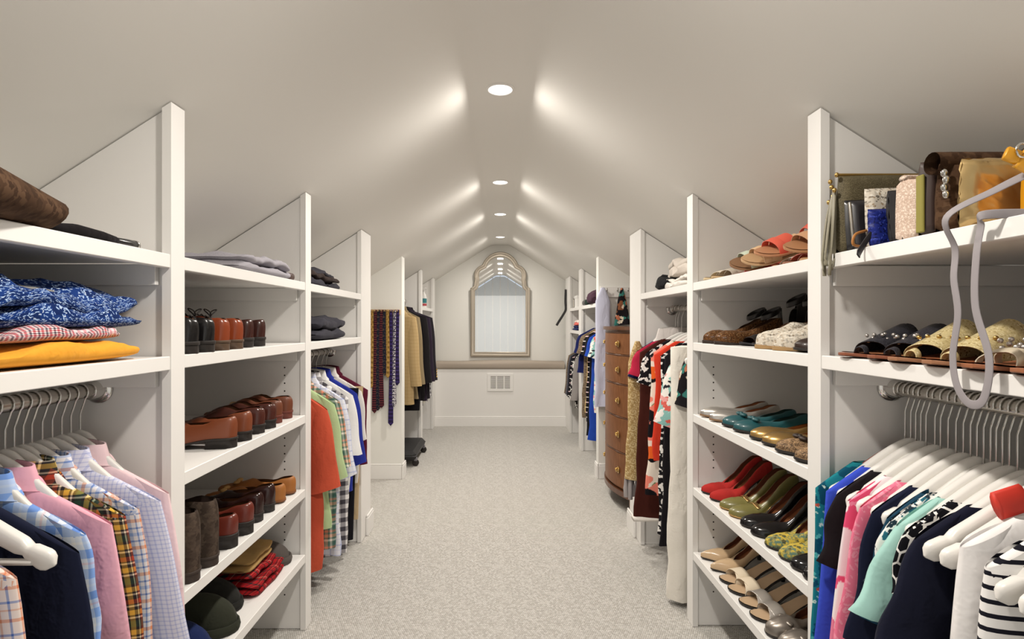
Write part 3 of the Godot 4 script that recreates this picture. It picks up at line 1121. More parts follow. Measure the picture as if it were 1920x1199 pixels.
	if o.get("laces", false):
		var lm := MB.new()
		for k in 4:
			var t := throat - 0.02 - k * 0.045
			var y: float = bed.call(t) + st + along(t, HIGH[style]) * o.get("tall", 1.0)
			var w: float = wid.call(t) * 0.5
			lm.tube([Vector3((t - 0.5) * L, y - 0.004, -w), Vector3((t - 0.5) * L, y + 0.004, 0), Vector3((t - 0.5) * L, y - 0.004, w)], 0.0022, null, 6)
		var t := throat - 0.16
		var y: float = bed.call(t) + st + along(t, HIGH[style]) * o.get("tall", 1.0)
		for e in [-1, 1]:
			var lp := []
			for k in 11:
				var a := TAU * k / 10.0
				lp.append(Vector3((t - 0.5) * L + 0.006 * sin(a), y + 0.006 + 0.022 * sin(a * 0.5), e * (0.017 - 0.017 * cos(a))))
			lm.tube(lp, 0.0018, null, 6)
		part("lace", lm, o.get("lace_mat", M("rubber")), root)
	if o.get("bow", false):
		var bw := MB.new()
		var y: float = bed.call(0.74) + st + along(0.74, HIGH[style])
		for e in [-1, 1]:
			bw.ball(Vector3(0.24 * L, y + 0.004, e * 0.017), Vector3(0.012, 0.007, 0.017), 10, 6)
		bw.ball(Vector3(0.24 * L, y + 0.005, 0), Vector3(0.008, 0.008, 0.007), 8, 6)
		part("bow", bw, o.get("bow_mat", m), root)
	if o.has("buckle"):
		var y: float = bed.call(0.62) + st + along(0.62, HIGH[style])
		var bk := MB.new()
		bk.tube([Vector3(0.10 * L, y - 0.004, -W * 0.7), Vector3(0.12 * L, y + 0.004, 0), Vector3(0.10 * L, y - 0.004, W * 0.7)], 0.011, 0.003, 8, Vector3.UP)
		part("vamp_strap", bk, o.buckle, root)
	return root


# one strap: [where it starts, where it lands, height, width, how far it reaches across (1 = edge to edge)]
func strap(mb: MB, L: float, _W: float, st: float, bed: Callable, wid: Callable, b: Array) -> void:
	var pts := PackedVector3Array()
	for k in 15:
		var u := k / 14.0
		var t := lerpf(b[0], b[1], u)
		var a := PI * u
		var w: float = wid.call(lerpf(b[0], b[1], 0.5))
		var z: float = -w * cos(a) * (b[4] if b.size() > 4 else 1.0)
		var y: float = bed.call(t) + st + b[2] * pow(sin(a), 0.7)
		var out := Vector3(0, sin(a), -cos(a)) * 0.0016
		for q in [[-1, 1], [1, 1], [1, -1], [-1, -1], [-1, 1]]:
			var front: float = (b[5] if b.size() > 5 else 0.8) if q[0] > 0 else 1.0
			pts.append(Vector3((t - 0.5) * L + q[0] * b[3] / 2, lerpf(bed.call(t) + st, y, front), z) + out * q[1])
	mb.grid(5, 15, pts, true)


func pair(label: String, group: String, s: int, y: float, ds: Array, way: int, o := {}) -> void:
	var tails: Array = o.get("tails", ["nearer one of its pair", "farther one of its pair"])
	for k in ds.size():
		var L: float = o.get("L", 0.29)
		var back: float = o.get("back", 0.02)
		var oo := o.duplicate()
		oo["turn"] = o.get("turn", 0.0) + rng.randf_range(-0.05, 0.05)
		var lb: String = label + ", " + tails[k] if ds.size() > 1 else label
		shoe(lb, group, Vector3(s * (XI + back + L / 2), y + 0.0005, -ds[k]), way, oo)


func make_shoes() -> void:
	var g1 := "men's shoes on the left shelves"
	var black := leather("0f0d0e", 0.25)
	var brown := leather("8a3d1e", 0.25)
	var dark := leather("3a1a14", 0.25)
	# left, second shelf
	var y: float = SHELF_Y[1]
	pair("black leather lace-up dress shoe beside the brown pair", g1, -1, y, [1.393, 1.468], -1, {"mat": black, "laces": true, "back": 0.0, "sole_t": 0.009, "tall": 1.12})
	pair("glossy chestnut lace-up dress shoe with black laces", g1, -1, y, [1.56, 1.645], -1, {"mat": brown, "laces": true, "back": 0.006, "tall": 1.15, "sole": mat("5a4636", 0.5)})
	pair("dark burgundy loafer at the right of the lace-ups", g1, -1, y, [1.765, 1.855], -1, {"mat": dark, "style": "loafer", "back": 0.03, "tall": 1.1, "sole_t": 0.009})
	# third shelf
	y = SHELF_Y[2]
	pair("tan brown leather loafer with a darker strap", g1, -1, y, [1.60, 1.695], -1, {"mat": leather("7c3f22", 0.4), "style": "loafer", "heel": 0.024, "back": 0.005, "tall": 1.1, "buckle": leather("6a3219", 0.4), "turn": 0.12})
	pair("polished dark brown slip-on shoe beside two-tone shoes", g1, -1, y, [1.80, 1.895], -1, {"mat": leather("4a2118", 0.22), "back": 0.012, "heel": 0.024, "turn": 0.1})
	pair("two-tone brown and tan shoe with pale side panels", g1, -1, y, [2.00, 2.095], -1, {"mat": leather("6e3a22", 0.45), "back": 0.03, "sole": mat("6a2f22", 0.5), "buckle": leather("b08a58", 0.5), "turn": 0.08})
	# fourth shelf
	y = SHELF_Y[3]
	pair("dark grey-brown suede ankle boot beside the front post", g1, -1, y, [1.40, 1.49], -1, {"mat": M("dark_suede"), "style": "boot", "name": "ankle_boot", "cat": "boot", "back": 0.0, "gape": 0.9, "lining": mat("3a2a22", 0.8), "throat": 0.46, "sole": mat("3a2f28", 0.7)})
	pair("reddish brown penny loafer on thick black sole", g1, -1, y, [1.60, 1.70], -1, {"mat": leather("6b2a1e", 0.3), "style": "loafer", "heel": 0.028, "sole_t": 0.014, "back": 0.004, "turn": 0.1, "buckle": leather("54201a", 0.3)})
	pair("very dark brown patent loafer behind the penny loafers", g1, -1, y, [1.81, 1.90], -1, {"mat": leather("2d1512", 0.18), "style": "loafer", "back": 0.02, "turn": 0.1, "tall": 1.2})
	pair("tan suede driving moccasin with leather bow", g1, -1, y, [1.995, 2.095], -1, {"mat": leather("a5682f", 0.5), "style": "loafer", "heel": 0.005, "back": 0.02, "sole": mat("7a4a24", 0.7), "bow": true, "bow_mat": mat("c49a5e", 0.7), "turn": 0.12})
	# fifth shelf: soft things
	y = SHELF_Y[4]
	folded("folded_shirt", "red tartan flannel shirt folded on the lowest left shelf", "shirt", "folded clothes", Vector3(-0.99, y, -1.93), Vector3(0.34, 0.075, 0.24), M("royal_tartan"), {"layers": 3, "amp": 0.012})
	folded("folded_trousers", "folded khaki trousers lying on the red tartan shirt", "trousers", "folded clothes", Vector3(-1.0, y + 0.078, -1.915), Vector3(0.3, 0.05, 0.2), cloth("b08f5c"), {"layers": 2, "amp": 0.012})
	for q in [[1.50, "1f2a52", "navy blue knitted cap at the near end of the lowest left shelf", 0.1, -0.93], [1.63, "33352c", "dark olive knitted cap beside the navy one", 0.11, -0.92], [1.755, "2a2a28", "charcoal felt cap between olive cap and red tartan", 0.1, -0.97], [2.09, "5a5450", "grey ribbed cap behind the red tartan at the far end", 0.085, -0.94]]:
		var c := thing("beanie", q[2], "cap", Vector3(q[4], y, -q[0]), "caps on the lowest left shelf")
		var pts := PackedVector3Array()
		for j in 12:
			var a := PI / 2 * j / 11.0
			for i in 29:
				var th := TAU * i / 28.0
				var rib := 1.0 + 0.018 * cos(th * 14)
				pts.append(Vector3(cos(th) * 0.115 * cos(a) * rib, 0.0005 + q[3] * pow(sin(a), 0.8), sin(th) * 0.062 * cos(a) * rib))
		part("crown", MB.new().grid(29, 12, pts, true), cloth(q[1]), c)
		pts = PackedVector3Array()
		for j in 7:
			var a := TAU * j / 6.0
			for i in 29:
				var th := TAU * i / 28.0
				pts.append(Vector3(cos(th) * (0.117 + 0.006 * cos(a)), 0.016 + 0.015 * sin(a), sin(th) * (0.064 + 0.006 * cos(a))))
		part("cuff", MB.new().grid(29, 7, pts, true), cloth(q[1]), c)
	# right side, women's shoes, toes to the aisle
	var g2 := "women's shoes on the right shelves"
	var tan_ := mat("b07a4e", 0.5)
	var flip := [[0.66, 0.86, 0.035, 0.016, 0.5], [0.86, 0.66, 0.035, 0.016, 0.5]]
	# top shelf, a heap of flat sandals
	y = SHELF_Y[0]
	var heap := [
		["cream flat slide at the far end of the sandal heap", 2.13, "d8ccb8", "c9b48e", 0.0, 0.0, 0.0], ["grey-beige flat sandal beside the cream slide", 2.05, "bdb3a4", "b89c74", 0.0, 0.0, 0.0],
		["red and white patterned flat sandal low in the heap", 1.94, "d8434a", "b5483c", 0.0, 0.05, 0.0], ["coral strapped flat sandal with gold buckle", 1.84, "e0604c", "d9b088", 0.0, 0.05, 0.0],
		["mint-edged tan sandal standing on edge in the heap", 1.88, "c5d0bc", "8f6a4c", 0.055, 0.0, 0.5], ["nude flat sandal leaning on the mint-edged one", 1.79, "d8b48c", "c9a57c", 0.06, 0.0, 0.45],
		["orange-red flat sandal on top of the heap", 1.70, "e0604a", "c08a64", 0.075, 0.0, 0.35], ["white strapped flat sandal in the middle of the heap", 1.67, "efe6da", "b08a64", 0.0, 0.04, 0.0],
		["salmon sandal with brown sole by the near post", 1.57, "e8806c", "8a5a44", 0.0, 0.02, 0.0], ["cork brown slide at the near end of the top shelf", 1.48, "c9a880", "a88058", 0.0, 0.02, 0.0], ["tan upright sandal against the near post", 1.56, "c99a74", "b5835c", 0.07, 0.02, 0.4]]
	for h in heap:
		var so := {"mat": mat(h[2], 0.5), "style": "sandal", "name": "flat_sandal", "cat": "sandal", "L": 0.25, "W": 0.088, "heel": 0.005, "sole": mat(h[3], 0.6), "insole": mat(h[3], 0.55), "straps": [[0.62, 0.66, 0.042, 0.034], [0.74, 0.78, 0.036, 0.022], [0.3, 0.34, 0.055, 0.014]]}
		var r := shoe(h[0], "flat sandals heaped on the top right shelf", Vector3(XI + 0.02 + h[5] + 0.125, y + 0.001 + h[4], -h[1]), -1, so)
		r.rotation = Vector3(0, PI + 0.12, 0)
		if h[6] > 0:
			r.rotate_object_local(Vector3.RIGHT, -h[6] * 1.2)
			r.rotate_object_local(Vector3.BACK, -0.25)
	# second shelf
	y = SHELF_Y[1]
	pair("bronze sequinned wedge sandal with black heel strap", g2, 1, y, [2.10, 1.985], -1, {"mat": M("bronze_sequins"), "style": "flat", "L": 0.26, "W": 0.09, "heel": 0.03, "wedge": true, "throat": 0.45, "tall": 1.35, "sole": mat("2a1c14", 0.6), "anklet": leather("15110f", 0.45), "back": 0.005, "turn": 0.1, "tails": ["at the far end of its shelf", "nearer one of its pair"]})
	pair("black high-heeled sandal with ankle straps", g2, 1, y, [1.89, 1.79], -1, {"mat": leather("17120f", 0.4), "style": "sandal", "L": 0.24, "W": 0.085, "heel": 0.075, "stiletto": true, "sole": M("black"), "insole": mat("8a5a3c", 0.5), "anklet": leather("17120f", 0.4), "back": 0.06, "straps": [[0.68, 0.72, 0.036, 0.035], [0.82, 0.84, 0.026, 0.02], [0.16, 0.06, 0.075, 0.03], [0.1, 0.16, 0.06, 0.03]]})
	pair("cream snakeskin espadrille with closed toe", g2, 1, y, [1.66, 1.55], -1, {"mat": M("snake"), "style": "loafer", "L": 0.26, "W": 0.094, "heel": 0.028, "wedge": true, "throat": 0.46, "tall": 1.25, "sole": mat("a8875c", 0.9), "insole": mat("cdbb9c", 0.6), "lining": mat("cdbb9c", 0.7), "back": 0.005})
	pair("dark brown strappy shoe behind the cream espadrilles", g2, 1, y, [1.46], -1, {"mat": leather("2c1b14", 0.4), "style": "pump", "L": 0.25, "W": 0.085, "heel": 0.06, "stiletto": true, "back": 0.02})
	# third shelf
	y = SHELF_Y[2]
	var nude := mat("b8825c", 0.5)
	pair("silver pointed flat shoe beside the teal pair", g2, 1, y, [2.12, 2.03], -1, {"mat": M("silver"), "style": "flat", "L": 0.27, "W": 0.085, "heel": 0.008, "point": 0.7, "sole": mat("8a6a4c", 0.6), "insole": nude, "lining": nude, "back": 0.005})
	pair("teal gathered flat shoe between the silver and gold pairs", g2, 1, y, [1.92, 1.83], -1, {"mat": leather("1d5359", 0.4), "style": "flat", "L": 0.26, "W": 0.085, "heel": 0.01, "bow": true, "insole": mat("5d5b4a", 0.6), "lining": mat("3d5a56", 0.6), "back": 0.012})
	pair("gold leather slide shoe between the teal and leopard pairs", g2, 1, y, [1.71, 1.625], -1, {"mat": M("gold"), "style": "flat", "L": 0.26, "W": 0.085, "heel": 0.01, "throat": 0.55, "insole": mat("c08a50", 0.5), "lining": mat("b07a48", 0.5), "back": 0.012})
	pair("leopard print ballet flat with a dark bow", g2, 1, y, [1.53, 1.435], -1, {"mat": M("leopard"), "style": "flat", "L": 0.26, "W": 0.088, "heel": 0.008, "bow": true, "bow_mat": mat("2a1c16", 0.5), "insole": mat("9a6c46", 0.5), "lining": mat("5a4030", 0.6), "back": 0.005})
	# fourth shelf: heels
	y = SHELF_Y[3]
	var heels := {"style": "pump", "L": 0.24, "W": 0.082, "heel": 0.085, "stiletto": true, "sole_t": 0.004, "throat": 0.62, "welt": false, "insole": mat("a86a44", 0.45), "lining": mat("7a4630", 0.55)}
	var hl := [["red suede high-heeled pump beside the olive pair", [2.115, 2.035], cloth("b2322f"), 0.3], ["olive and gold peep-toe pump beside the red suede pair", [1.935, 1.86], leather("7a7440", 0.35), 0.2], ["black patent pump with copper lining", [1.77, 1.695], leather("141214", 0.15), 0.2], ["yellow and green ringed print pump", [1.605, 1.53], M("kiwi"), 0.0], ["black glossy pump nearest the front post", [1.46, 1.4], leather("101013", 0.12), 0.0]]
	for h in hl:
		var q := heels.duplicate()
		q["mat"] = h[2]
		q["point"] = h[3]
		q["back"] = 0.008
		if h[0].begins_with("olive"):
			q["buckle"] = M("gold")
			q["sole"] = M("gold")
		pair(h[0], g2, 1, y, h[1], -1, q)
	# fifth shelf
	y = SHELF_Y[4]
	var low := [["nude patent pointed pump on the lowest shelf", [2.12, 2.03], leather("cdb08c", 0.25), 1.0, 0.07, "pump"], ["beige sandal with cream knotted band", [1.94, 1.865], mat("dccdb4", 0.5), 0.0, 0.06, "sandal"], ["silver cross-strap sandal", [1.78, 1.70], M("silver"), 0.0, 0.06, "sandal"], ["pewter pump with a crumpled bow", [1.61, 1.53], M("pewter"), 0.1, 0.06, "pump"], ["copper metallic sandal nearest the front post", [1.45, 1.39], mat("a8633f", 0.3, {"metal": 0.6}), 0.0, 0.03, "sandal"]]
	for h in low:
		var q := heels.duplicate()
		q["mat"] = h[2]
		q["point"] = h[3]
		q["heel"] = h[4]
		q["style"] = h[5]
		q["back"] = 0.008
		if h[5] == "sandal":
			q["straps"] = [[0.66, 0.76, 0.04, 0.036], [0.76, 0.66, 0.036, 0.03], [0.14, 0.08, 0.07, 0.012]]
			q["insole"] = mat("c4a888", 0.5)
			q["cat"] = "sandal"
		elif h[0].begins_with("pewter"):
			q["bow"] = true
			q["tall"] = 1.4
		pair(h[0], g2, 1, y, h[1], -1, q)
	# near bay, second shelf: thong sandals
	y = SHELF_Y[1]
	var g3 := "sandals on the nearest right shelf"
	var bed_ := mat("9a5f3e", 0.55)
	var beads := []
	for k in 14:
		beads.append([0.56 + 0.016 * (k % 7), 0.036 + 0.008 * sin(k * 2.0), -0.026 + 0.008 * (k / 2), 0.0045])
	pair("flat sandal with wide black glittering bands", g3, 1, y, [1.245, 1.15], -1, {"mat": M("glitter_black"), "style": "sandal", "name": "flat_sandal", "cat": "sandal", "L": 0.26, "W": 0.09, "heel": 0.012, "sole": mat("8a4e34", 0.6), "insole": mat("a8704c", 0.5), "straps": [[0.5, 0.54, 0.066, 0.1, 1.0, 0.4], [0.3, 0.32, 0.06, 0.014], [0.82, 0.82, 0.02, 0.012, 0.3]], "beads": beads, "back": -0.012, "turn": 0.25})
	pair("flat sandal with pale gold studded leather band", g3, 1, y, [1.085, 0.99], -1, {"mat": M("gold_studs"), "style": "sandal", "name": "flat_sandal", "cat": "sandal", "L": 0.27, "W": 0.09, "heel": 0.012, "sole": mat("9a6a4a", 0.6), "insole": mat("8f5636", 0.5), "straps": [[0.5, 0.53, 0.075, 0.115, 1.0, 0.35], [0.85, 0.84, 0.02, 0.012, 0.3]], "beads": beads, "bead_mat": M("brass"), "back": -0.02, "turn": 0.3})
	pair("brown flat sandal with silver flower ornaments", g3, 1, y, [0.90, 0.81], -1, {"mat": mat("c9bda6", 0.4), "style": "sandal", "name": "flat_sandal", "cat": "sandal", "L": 0.26, "W": 0.088, "heel": 0.01, "sole": bed_, "insole": bed_, "straps": [[0.62, 0.8, 0.03, 0.014, 0.7], [0.8, 0.62, 0.03, 0.014, 0.7], [0.2, 0.24, 0.06, 0.014]], "beads": beads, "back": -0.02, "turn": 0.2})
	pair("pink flat sandal on the sandal shelf", g3, 1, y, [0.72], -1, {"mat": mat("e58a86", 0.5), "style": "sandal", "name": "flat_sandal", "cat": "sandal", "L": 0.25, "W": 0.088, "heel": 0.01, "sole": bed_, "insole": bed_, "straps": [[0.6, 0.64, 0.04, 0.04], [0.74, 0.76, 0.034, 0.03]], "back": -0.01})


# ---------------------------------------------------------------- things on the shelves

func slab_bag(root: Node3D, size: Vector3, m: Material, called := "body", puff := 0.25, lean := 0.0, seed_ := 1.0, crumple := 0.0) -> void:
	# a soft flat bag: wide in x, thin in z, standing on y = 0
	var nu := 21
	var nv := 15
	var mb := MB.new()
	for e in [-1, 1]:
		var pts := PackedVector3Array()
		var uvs := PackedVector2Array()
		for j in nv:
			for i in nu:
				var u := 2.0 * i / (nu - 1) - 1
				var w := 2.0 * j / (nv - 1) - 1
				var bulge := sqrt(maxf(0.0, (1 - pow(absf(u), 6)) * (1 - pow(absf(w), 6))))
				var q := crumple * noise.get_noise_3d(u * 160 * size.x * 8 + seed_ * 90, w * 160 * size.y * 8, e * 40)
				var xx := u * size.x / 2 * (1.0 - 0.04 * maxf(0.0, w))
				var yy := (w + 1) * size.y / 2 * (1.0 - 0.02 * u * u)
				pts.append(Vector3(xx, yy, e * (size.z / 2 * lerpf(1.0 - puff, 1.0, bulge) * minf(1.0, bulge * 3.0) + q) + lean * yy))
				uvs.append(Vector2(xx, yy))
		mb.grid(nu, nv, pts, false, uvs)
	part(called, mb, m, root)


func ribbon(path: Array, wide: float, thick: float, up: Vector3) -> MB:
	return MB.new().tube(path, wide / 2, thick / 2, 8, up, true, 0.6)


func smooth(pts: Array, steps := 8) -> Array:
	var c := Curve3D.new()
	for i in pts.size():
		var t: Vector3 = (pts[mini(i + 1, pts.size() - 1)] - pts[maxi(i - 1, 0)]) / 6.0
		c.add_point(pts[i], -t, t)
	var out := []
	for k in (pts.size() - 1) * steps + 1:
		out.append(c.sample(mini(k / steps, pts.size() - 2), float(k - mini(k / steps, pts.size() - 2) * steps) / steps))
	return out


func make_bags() -> void:
	var y: float = SHELF_Y[0]
	var g := "handbags on the nearest top right shelf"
	var b := thing("clutch_bag", "wide olive-grey scaly clutch standing against the side panel", "clutch bag", Vector3(0.935, y, -1.272), g)
	slab_bag(b, Vector3(0.27, 0.19, 0.035), M("scaly"), "body", 0.3)
	part("zipper", MB.new().tube([Vector3(-0.13, 0.188, 0), Vector3(0.13, 0.188, 0)], 0.004, null, 8), M("brass"), b)
	var tas := MB.new()
	for k in 7:
		var a := k * 0.9
		tas.tube(smooth([Vector3(-0.138, 0.155, 0.0), Vector3(-0.147 + 0.006 * cos(a), 0.09, 0.012 * sin(a)), Vector3(-0.152 + 0.012 * cos(a), 0.0, 0.014 * sin(a)), Vector3(-0.154 + 0.008 * cos(a), -0.028 - 0.012 * (k % 3), 0.01 * sin(a))], 4), 0.0045, 0.0022, 6)
	part("tassel", tas, mat("8d8774", 0.45), b, "long grey-green leather tassel")
	var ch := MB.new()
	for k in 6:
		ch.ball(Vector3(-0.14 - 0.005 * (k % 2), 0.185 - 0.012 * k, 0.012 * cos(k * 2.0)), Vector3(0.005, 0.006, 0.005), 8, 6)
	part("charm", ch, M("brass"), b)
	b = thing("wallet", "flat black leather wallet leaning on the scaly clutch", "wallet", Vector3(0.875, y, -1.238), g)
	slab_bag(b, Vector3(0.14, 0.125, 0.02), leather("1b191c", 0.3), "body", 0.3, -0.12)
	b = thing("wallet", "black zip wallet with grey zip beside the patterned clutch", "wallet", Vector3(0.868, y, -1.212), g)
	slab_bag(b, Vector3(0.13, 0.118, 0.02), leather("222025", 0.35), "body", 0.3, -0.14)
	part("zipper", MB.new().tube([Vector3(-0.064, 0.01, 0.0), Vector3(-0.064, 0.112, -0.016)], 0.004, null, 8), M("steel"), b)
	b = thing("clutch_bag", "cream snake-patterned clutch above the blue one", "clutch bag", Vector3(0.895, y, -1.182), g)
	slab_bag(b, Vector3(0.165, 0.138, 0.022), M("snake"), "body", 0.3, -0.1)
	part("loop", ribbon(smooth([Vector3(-0.083, 0.04, 0), Vector3(-0.112, 0.03, 0.006), Vector3(-0.116, 0.008, 0.006), Vector3(-0.085, 0.004, 0)]), 0.006, 0.004, Vector3.BACK), mat("b5783c", 0.5), b)
	b = thing("clutch_bag", "shiny blue crinkled clutch in front of the snake-patterned one", "clutch bag", Vector3(0.865, y, -1.155), g)
	slab_bag(b, Vector3(0.13, 0.085, 0.022), M("blue_snake"), "body", 0.3, -0.12, 2.0, 0.004)
	part("strap", ribbon(smooth([Vector3(-0.06, 0.03, 0), Vector3(-0.076, 0.008, 0), Vector3(-0.09, -0.012, 0.004), Vector3(-0.103, -0.022, 0.02)]), 0.012, 0.003, Vector3.BACK), M("black"), b)
	b = thing("pouch", "soft black suede pouch between blue clutch and crocheted bag", "pouch", Vector3(0.9, y, -1.118), g)
	slab_bag(b, Vector3(0.16, 0.118, 0.04), mat("1f1d20", 0.85), "body", 0.4, -0.12, 3.0, 0.006)
	b = thing("crochet_bag", "pale pink crocheted bag with drawn-in top", "bag", Vector3(0.872, y, -1.075), g)
	slab_bag(b, Vector3(0.125, 0.128, 0.055), M("crochet"), "body", 0.15)
	part("rim", MB.new().tube([Vector3(-0.06, 0.127, 0), Vector3(0.06, 0.127, 0)], 0.012, 0.006, 10), M("crochet"), b)
	b = thing("purse", "dark brown purse with an olive stripe between crocheted and suede bags", "purse", Vector3(0.895, y, -1.02), g)
	slab_bag(b, Vector3(0.19, 0.145, 0.034), leather("3d2d28", 0.5), "body", 0.15)
	part("stripe", MB.new().box(Vector3(-0.093, 0.062, 0.002), Vector3(0.006, 0.11, 0.018), 0.002), mat("8a8236", 0.6), b)
	b = thing("handbag", "brown suede handbag with a rolled top behind the gold clutch", "handbag", Vector3(0.965, y, -0.98), g)
	slab_bag(b, Vector3(0.33, 0.13, 0.05), M("suede_brown"), "body", 0.2)
	var roll := PackedVector3Array()
	for j in 13:
		for i in 17:
			var th := TAU * i / 16.0
			var r := 0.021 * (1.0 if j > 0 else 0.97)
			roll.append(Vector3(-0.172 + 0.34 * j / 12.0, 0.128 + r * sin(th), r * 0.95 * cos(th)))
	var rl := MB.new().grid(17, 13, roll, true)
	part("rolled_top", rl, M("suede_brown"), b)
	part("handle", MB.new().tube(smooth([Vector3(-0.02, 0.135, 0), Vector3(0.02, 0.162, 0.0), Vector3(0.09, 0.172, 0), Vector3(0.16, 0.135, 0)]), 0.008, 0.006, 10), leather("241c18", 0.35), b)
	var rg := MB.new()
	for k in 4:
		rg.ball(Vector3(-0.166, 0.105 - 0.013 * k, 0.02 + 0.004 * (k % 2)), Vector3(0.006, 0.008, 0.006), 8, 6)
	part("ring", rg, M("chrome"), b)
	b = thing("clutch_bag", "crumpled metallic gold clutch in front of the suede handbag", "clutch bag", Vector3(0.91, y, -0.925), g)
	slab_bag(b, Vector3(0.23, 0.122, 0.03), mat("c8ac78", 0.26, {"metal": 0.7}), "body", 0.2, 0.0, 5.0, 0.008)
	b = thing("handbag", "mustard yellow leather bag with metal rings and stitched tabs", "handbag", Vector3(0.94, y, -0.862), g)
	var gold := leather("e8a41c", 0.42)
	slab_bag(b, Vector3(0.17, 0.105, 0.05), gold, "body", 0.2)
	part("tab", MB.new().tube(smooth([Vector3(-0.07, 0.062, 0.03), Vector3(-0.095, 0.076, 0.03), Vector3(-0.125, 0.096, 0.026)], 5), 0.005, 0.019, 12, Vector3.UP, true, 0.6), gold, b)
	part("tab_end", MB.new().tube([Vector3(-0.128, 0.094, 0.026), Vector3(-0.146, 0.102, 0.024)], 0.005, 0.011, 10, Vector3.UP, true, 0.6), gold, b)
	var ring := []
	for k in 15:
		ring.append(Vector3(-0.127 + 0.010 * sin(TAU * k / 14.0), 0.104 + 0.011 * cos(TAU * k / 14.0), 0.032))
	part("ring", MB.new().tube(ring, 0.0018, null, 8), M("chrome"), b)
	part("rivet", MB.new().ball(Vector3(-0.1, 0.08, 0.037), Vector3(0.005, 0.005, 0.003)), M("brass"), b)
	# its long grey strap, hanging down over the shelf edge
	var sp := [Vector3(-0.100, 0.076, 0.030), Vector3(-0.140, 0.050, 0.000), Vector3(-0.195, 0.012, -0.028), Vector3(-0.171, -0.040, -0.040), Vector3(-0.173, -0.090, -0.040), Vector3(-0.173, -0.150, -0.032), Vector3(-0.172, -0.220, -0.043), Vector3(-0.173, -0.270, -0.034), Vector3(-0.173, -0.297, -0.010), Vector3(-0.173, -0.285, 0.016), Vector3(-0.172, -0.220, 0.024), Vector3(-0.172, -0.140, 0.000), Vector3(-0.171, -0.060, 0.000), Vector3(-0.165, -0.008, 0.002), Vector3(-0.175, 0.006, 0.016), Vector3(-0.125, 0.004, 0.040)]
	part("shoulder_strap", ribbon(smooth(sp), 0.0145, 0.0026, Vector3.RIGHT), mat("958f92", 0.7), b, "long grey webbing strap looped over the shelf edge")
	# left top shelf
	var bt := thing("tall_boot", "tall olive-brown suede boot lying on the nearest top left shelf", "boot", Vector3(-0.875, y, -1.035), "", 0.35)
	var pts := PackedVector3Array()
	for j in 11:
		var t := j / 10.0
		for i in 21:
			var th := TAU * i / 20.0
			var cut := 0.045 * (1.0 + cos(th)) - 0.02 * sin(th)
			pts.append(Vector3(0.062 * cos(th) * lerpf(1.0, 0.85, t), 0.0345 + (0.034 + 0.008 * t) * sin(th) + 0.008 * t, lerpf(cut, 0.36, t)))
	part("shaft", MB.new().grid(21, 11, pts, true), M("suede_brown"), bt)
	var inner := PackedVector3Array()
	for q in pts:
		inner.append(Vector3(q.x * 0.94, 0.0345 + (q.y - 0.0345) * 0.92, q.z + 0.001))
	part("lining", MB.new().grid(21, 11, inner, true), mat("2c231b", 0.9), bt)
	part("foot", MB.new().tube(smooth([Vector3(0, 0.046, 0.33), Vector3(0.0, 0.046, 0.40), Vector3(-0.05, 0.044, 0.45), Vector3(-0.14, 0.04, 0.455), Vector3(-0.2, 0.036, 0.45)], 5), 0.042, 0.038, 14), M("suede_brown"), bt)
	part("sole", MB.new().tube(smooth([Vector3(0.03, 0.042, 0.485), Vector3(-0.06, 0.042, 0.497), Vector3(-0.2, 0.036, 0.485)], 5), 0.008, 0.036, 10), M("rubber"), bt)
	var um := thing("umbrella", "slim black folded umbrella lying on the nearest top left shelf", "umbrella", Vector3(-0.835, y, -1.135), "", 0.1)
	part("canopy", MB.new().tube([Vector3(0, 0.013, -0.02), Vector3(0, 0.014, 0.03), Vector3(-0.005, 0.015, 0.1), Vector3(-0.01, 0.013, 0.16)], [0.012, 0.019, 0.021, 0.008], [0.010, 0.012, 0.013, 0.006], 12), cloth("1c191b"), um)
	part("handle", MB.new().tube([Vector3(0, 0.0125, -0.02), Vector3(0.004, 0.0125, -0.06), Vector3(0.006, 0.0125, -0.085)], [0.009, 0.011, 0.011], null, 12), leather("151315", 0.25), um)
	part("wrist_ring", MB.new().tube([Vector3(0.006, 0.0125, -0.084), Vector3(0.006, 0.0125, -0.09)], 0.0118, null, 12), M("chrome"), um)
	# folded clothes
	var gf := "folded clothes"
	var s1: float = SHELF_Y[1]
	folded("folded_trousers", "folded orange-yellow trousers at the bottom of the nearest left pile", "trousers", gf, Vector3(-1.0, s1, -1.0), Vector3(0.40, 0.042, 0.44), cloth("eda63a"), {"layers": 1, "amp": 0.012})
	folded("folded_shirt", "red gingham shirt folded between orange cloth and blue print", "shirt", gf, Vector3(-1.0, s1 + 0.043, -0.97), Vector3(0.385, 0.028, 0.40), M("red_gingham"), {"layers": 1, "amp": 0.014, "turn": 0.05})
	folded("folded_shirt", "pale red gingham shirt folded under the blue print at the far end", "shirt", gf, Vector3(-0.965, s1 + 0.046, -1.08), Vector3(0.3, 0.03, 0.14), M("pink_gingham"), {"layers": 1, "amp": 0.008})
	var bl := folded("folded_shirt", "bright blue dashed print shirt folded on top of the pile", "shirt", gf, Vector3(-1.0, s1 + 0.068, -0.985), Vector3(0.38, 0.07, 0.52), M("ikat"), {"layers": 2, "amp": 0.022, "dome": 0.42})
	part("collar", MB.new().tube(smooth([Vector3(0.1, 0.062, -0.1), Vector3(0.13, 0.072, -0.02), Vector3(0.09, 0.08, 0.08), Vector3(0.0, 0.078, 0.12)]), 0.022, 0.006, 10), cloth("8f8d88"), bl, "plain grey collar lining")
	folded("folded_jeans", "light grey jeans folded on the top left shelf", "jeans", gf, Vector3(-0.92, y, -1.86), Vector3(0.25, 0.058, 0.40), M("grey_marl"), {"layers": 2, "amp": 0.014})
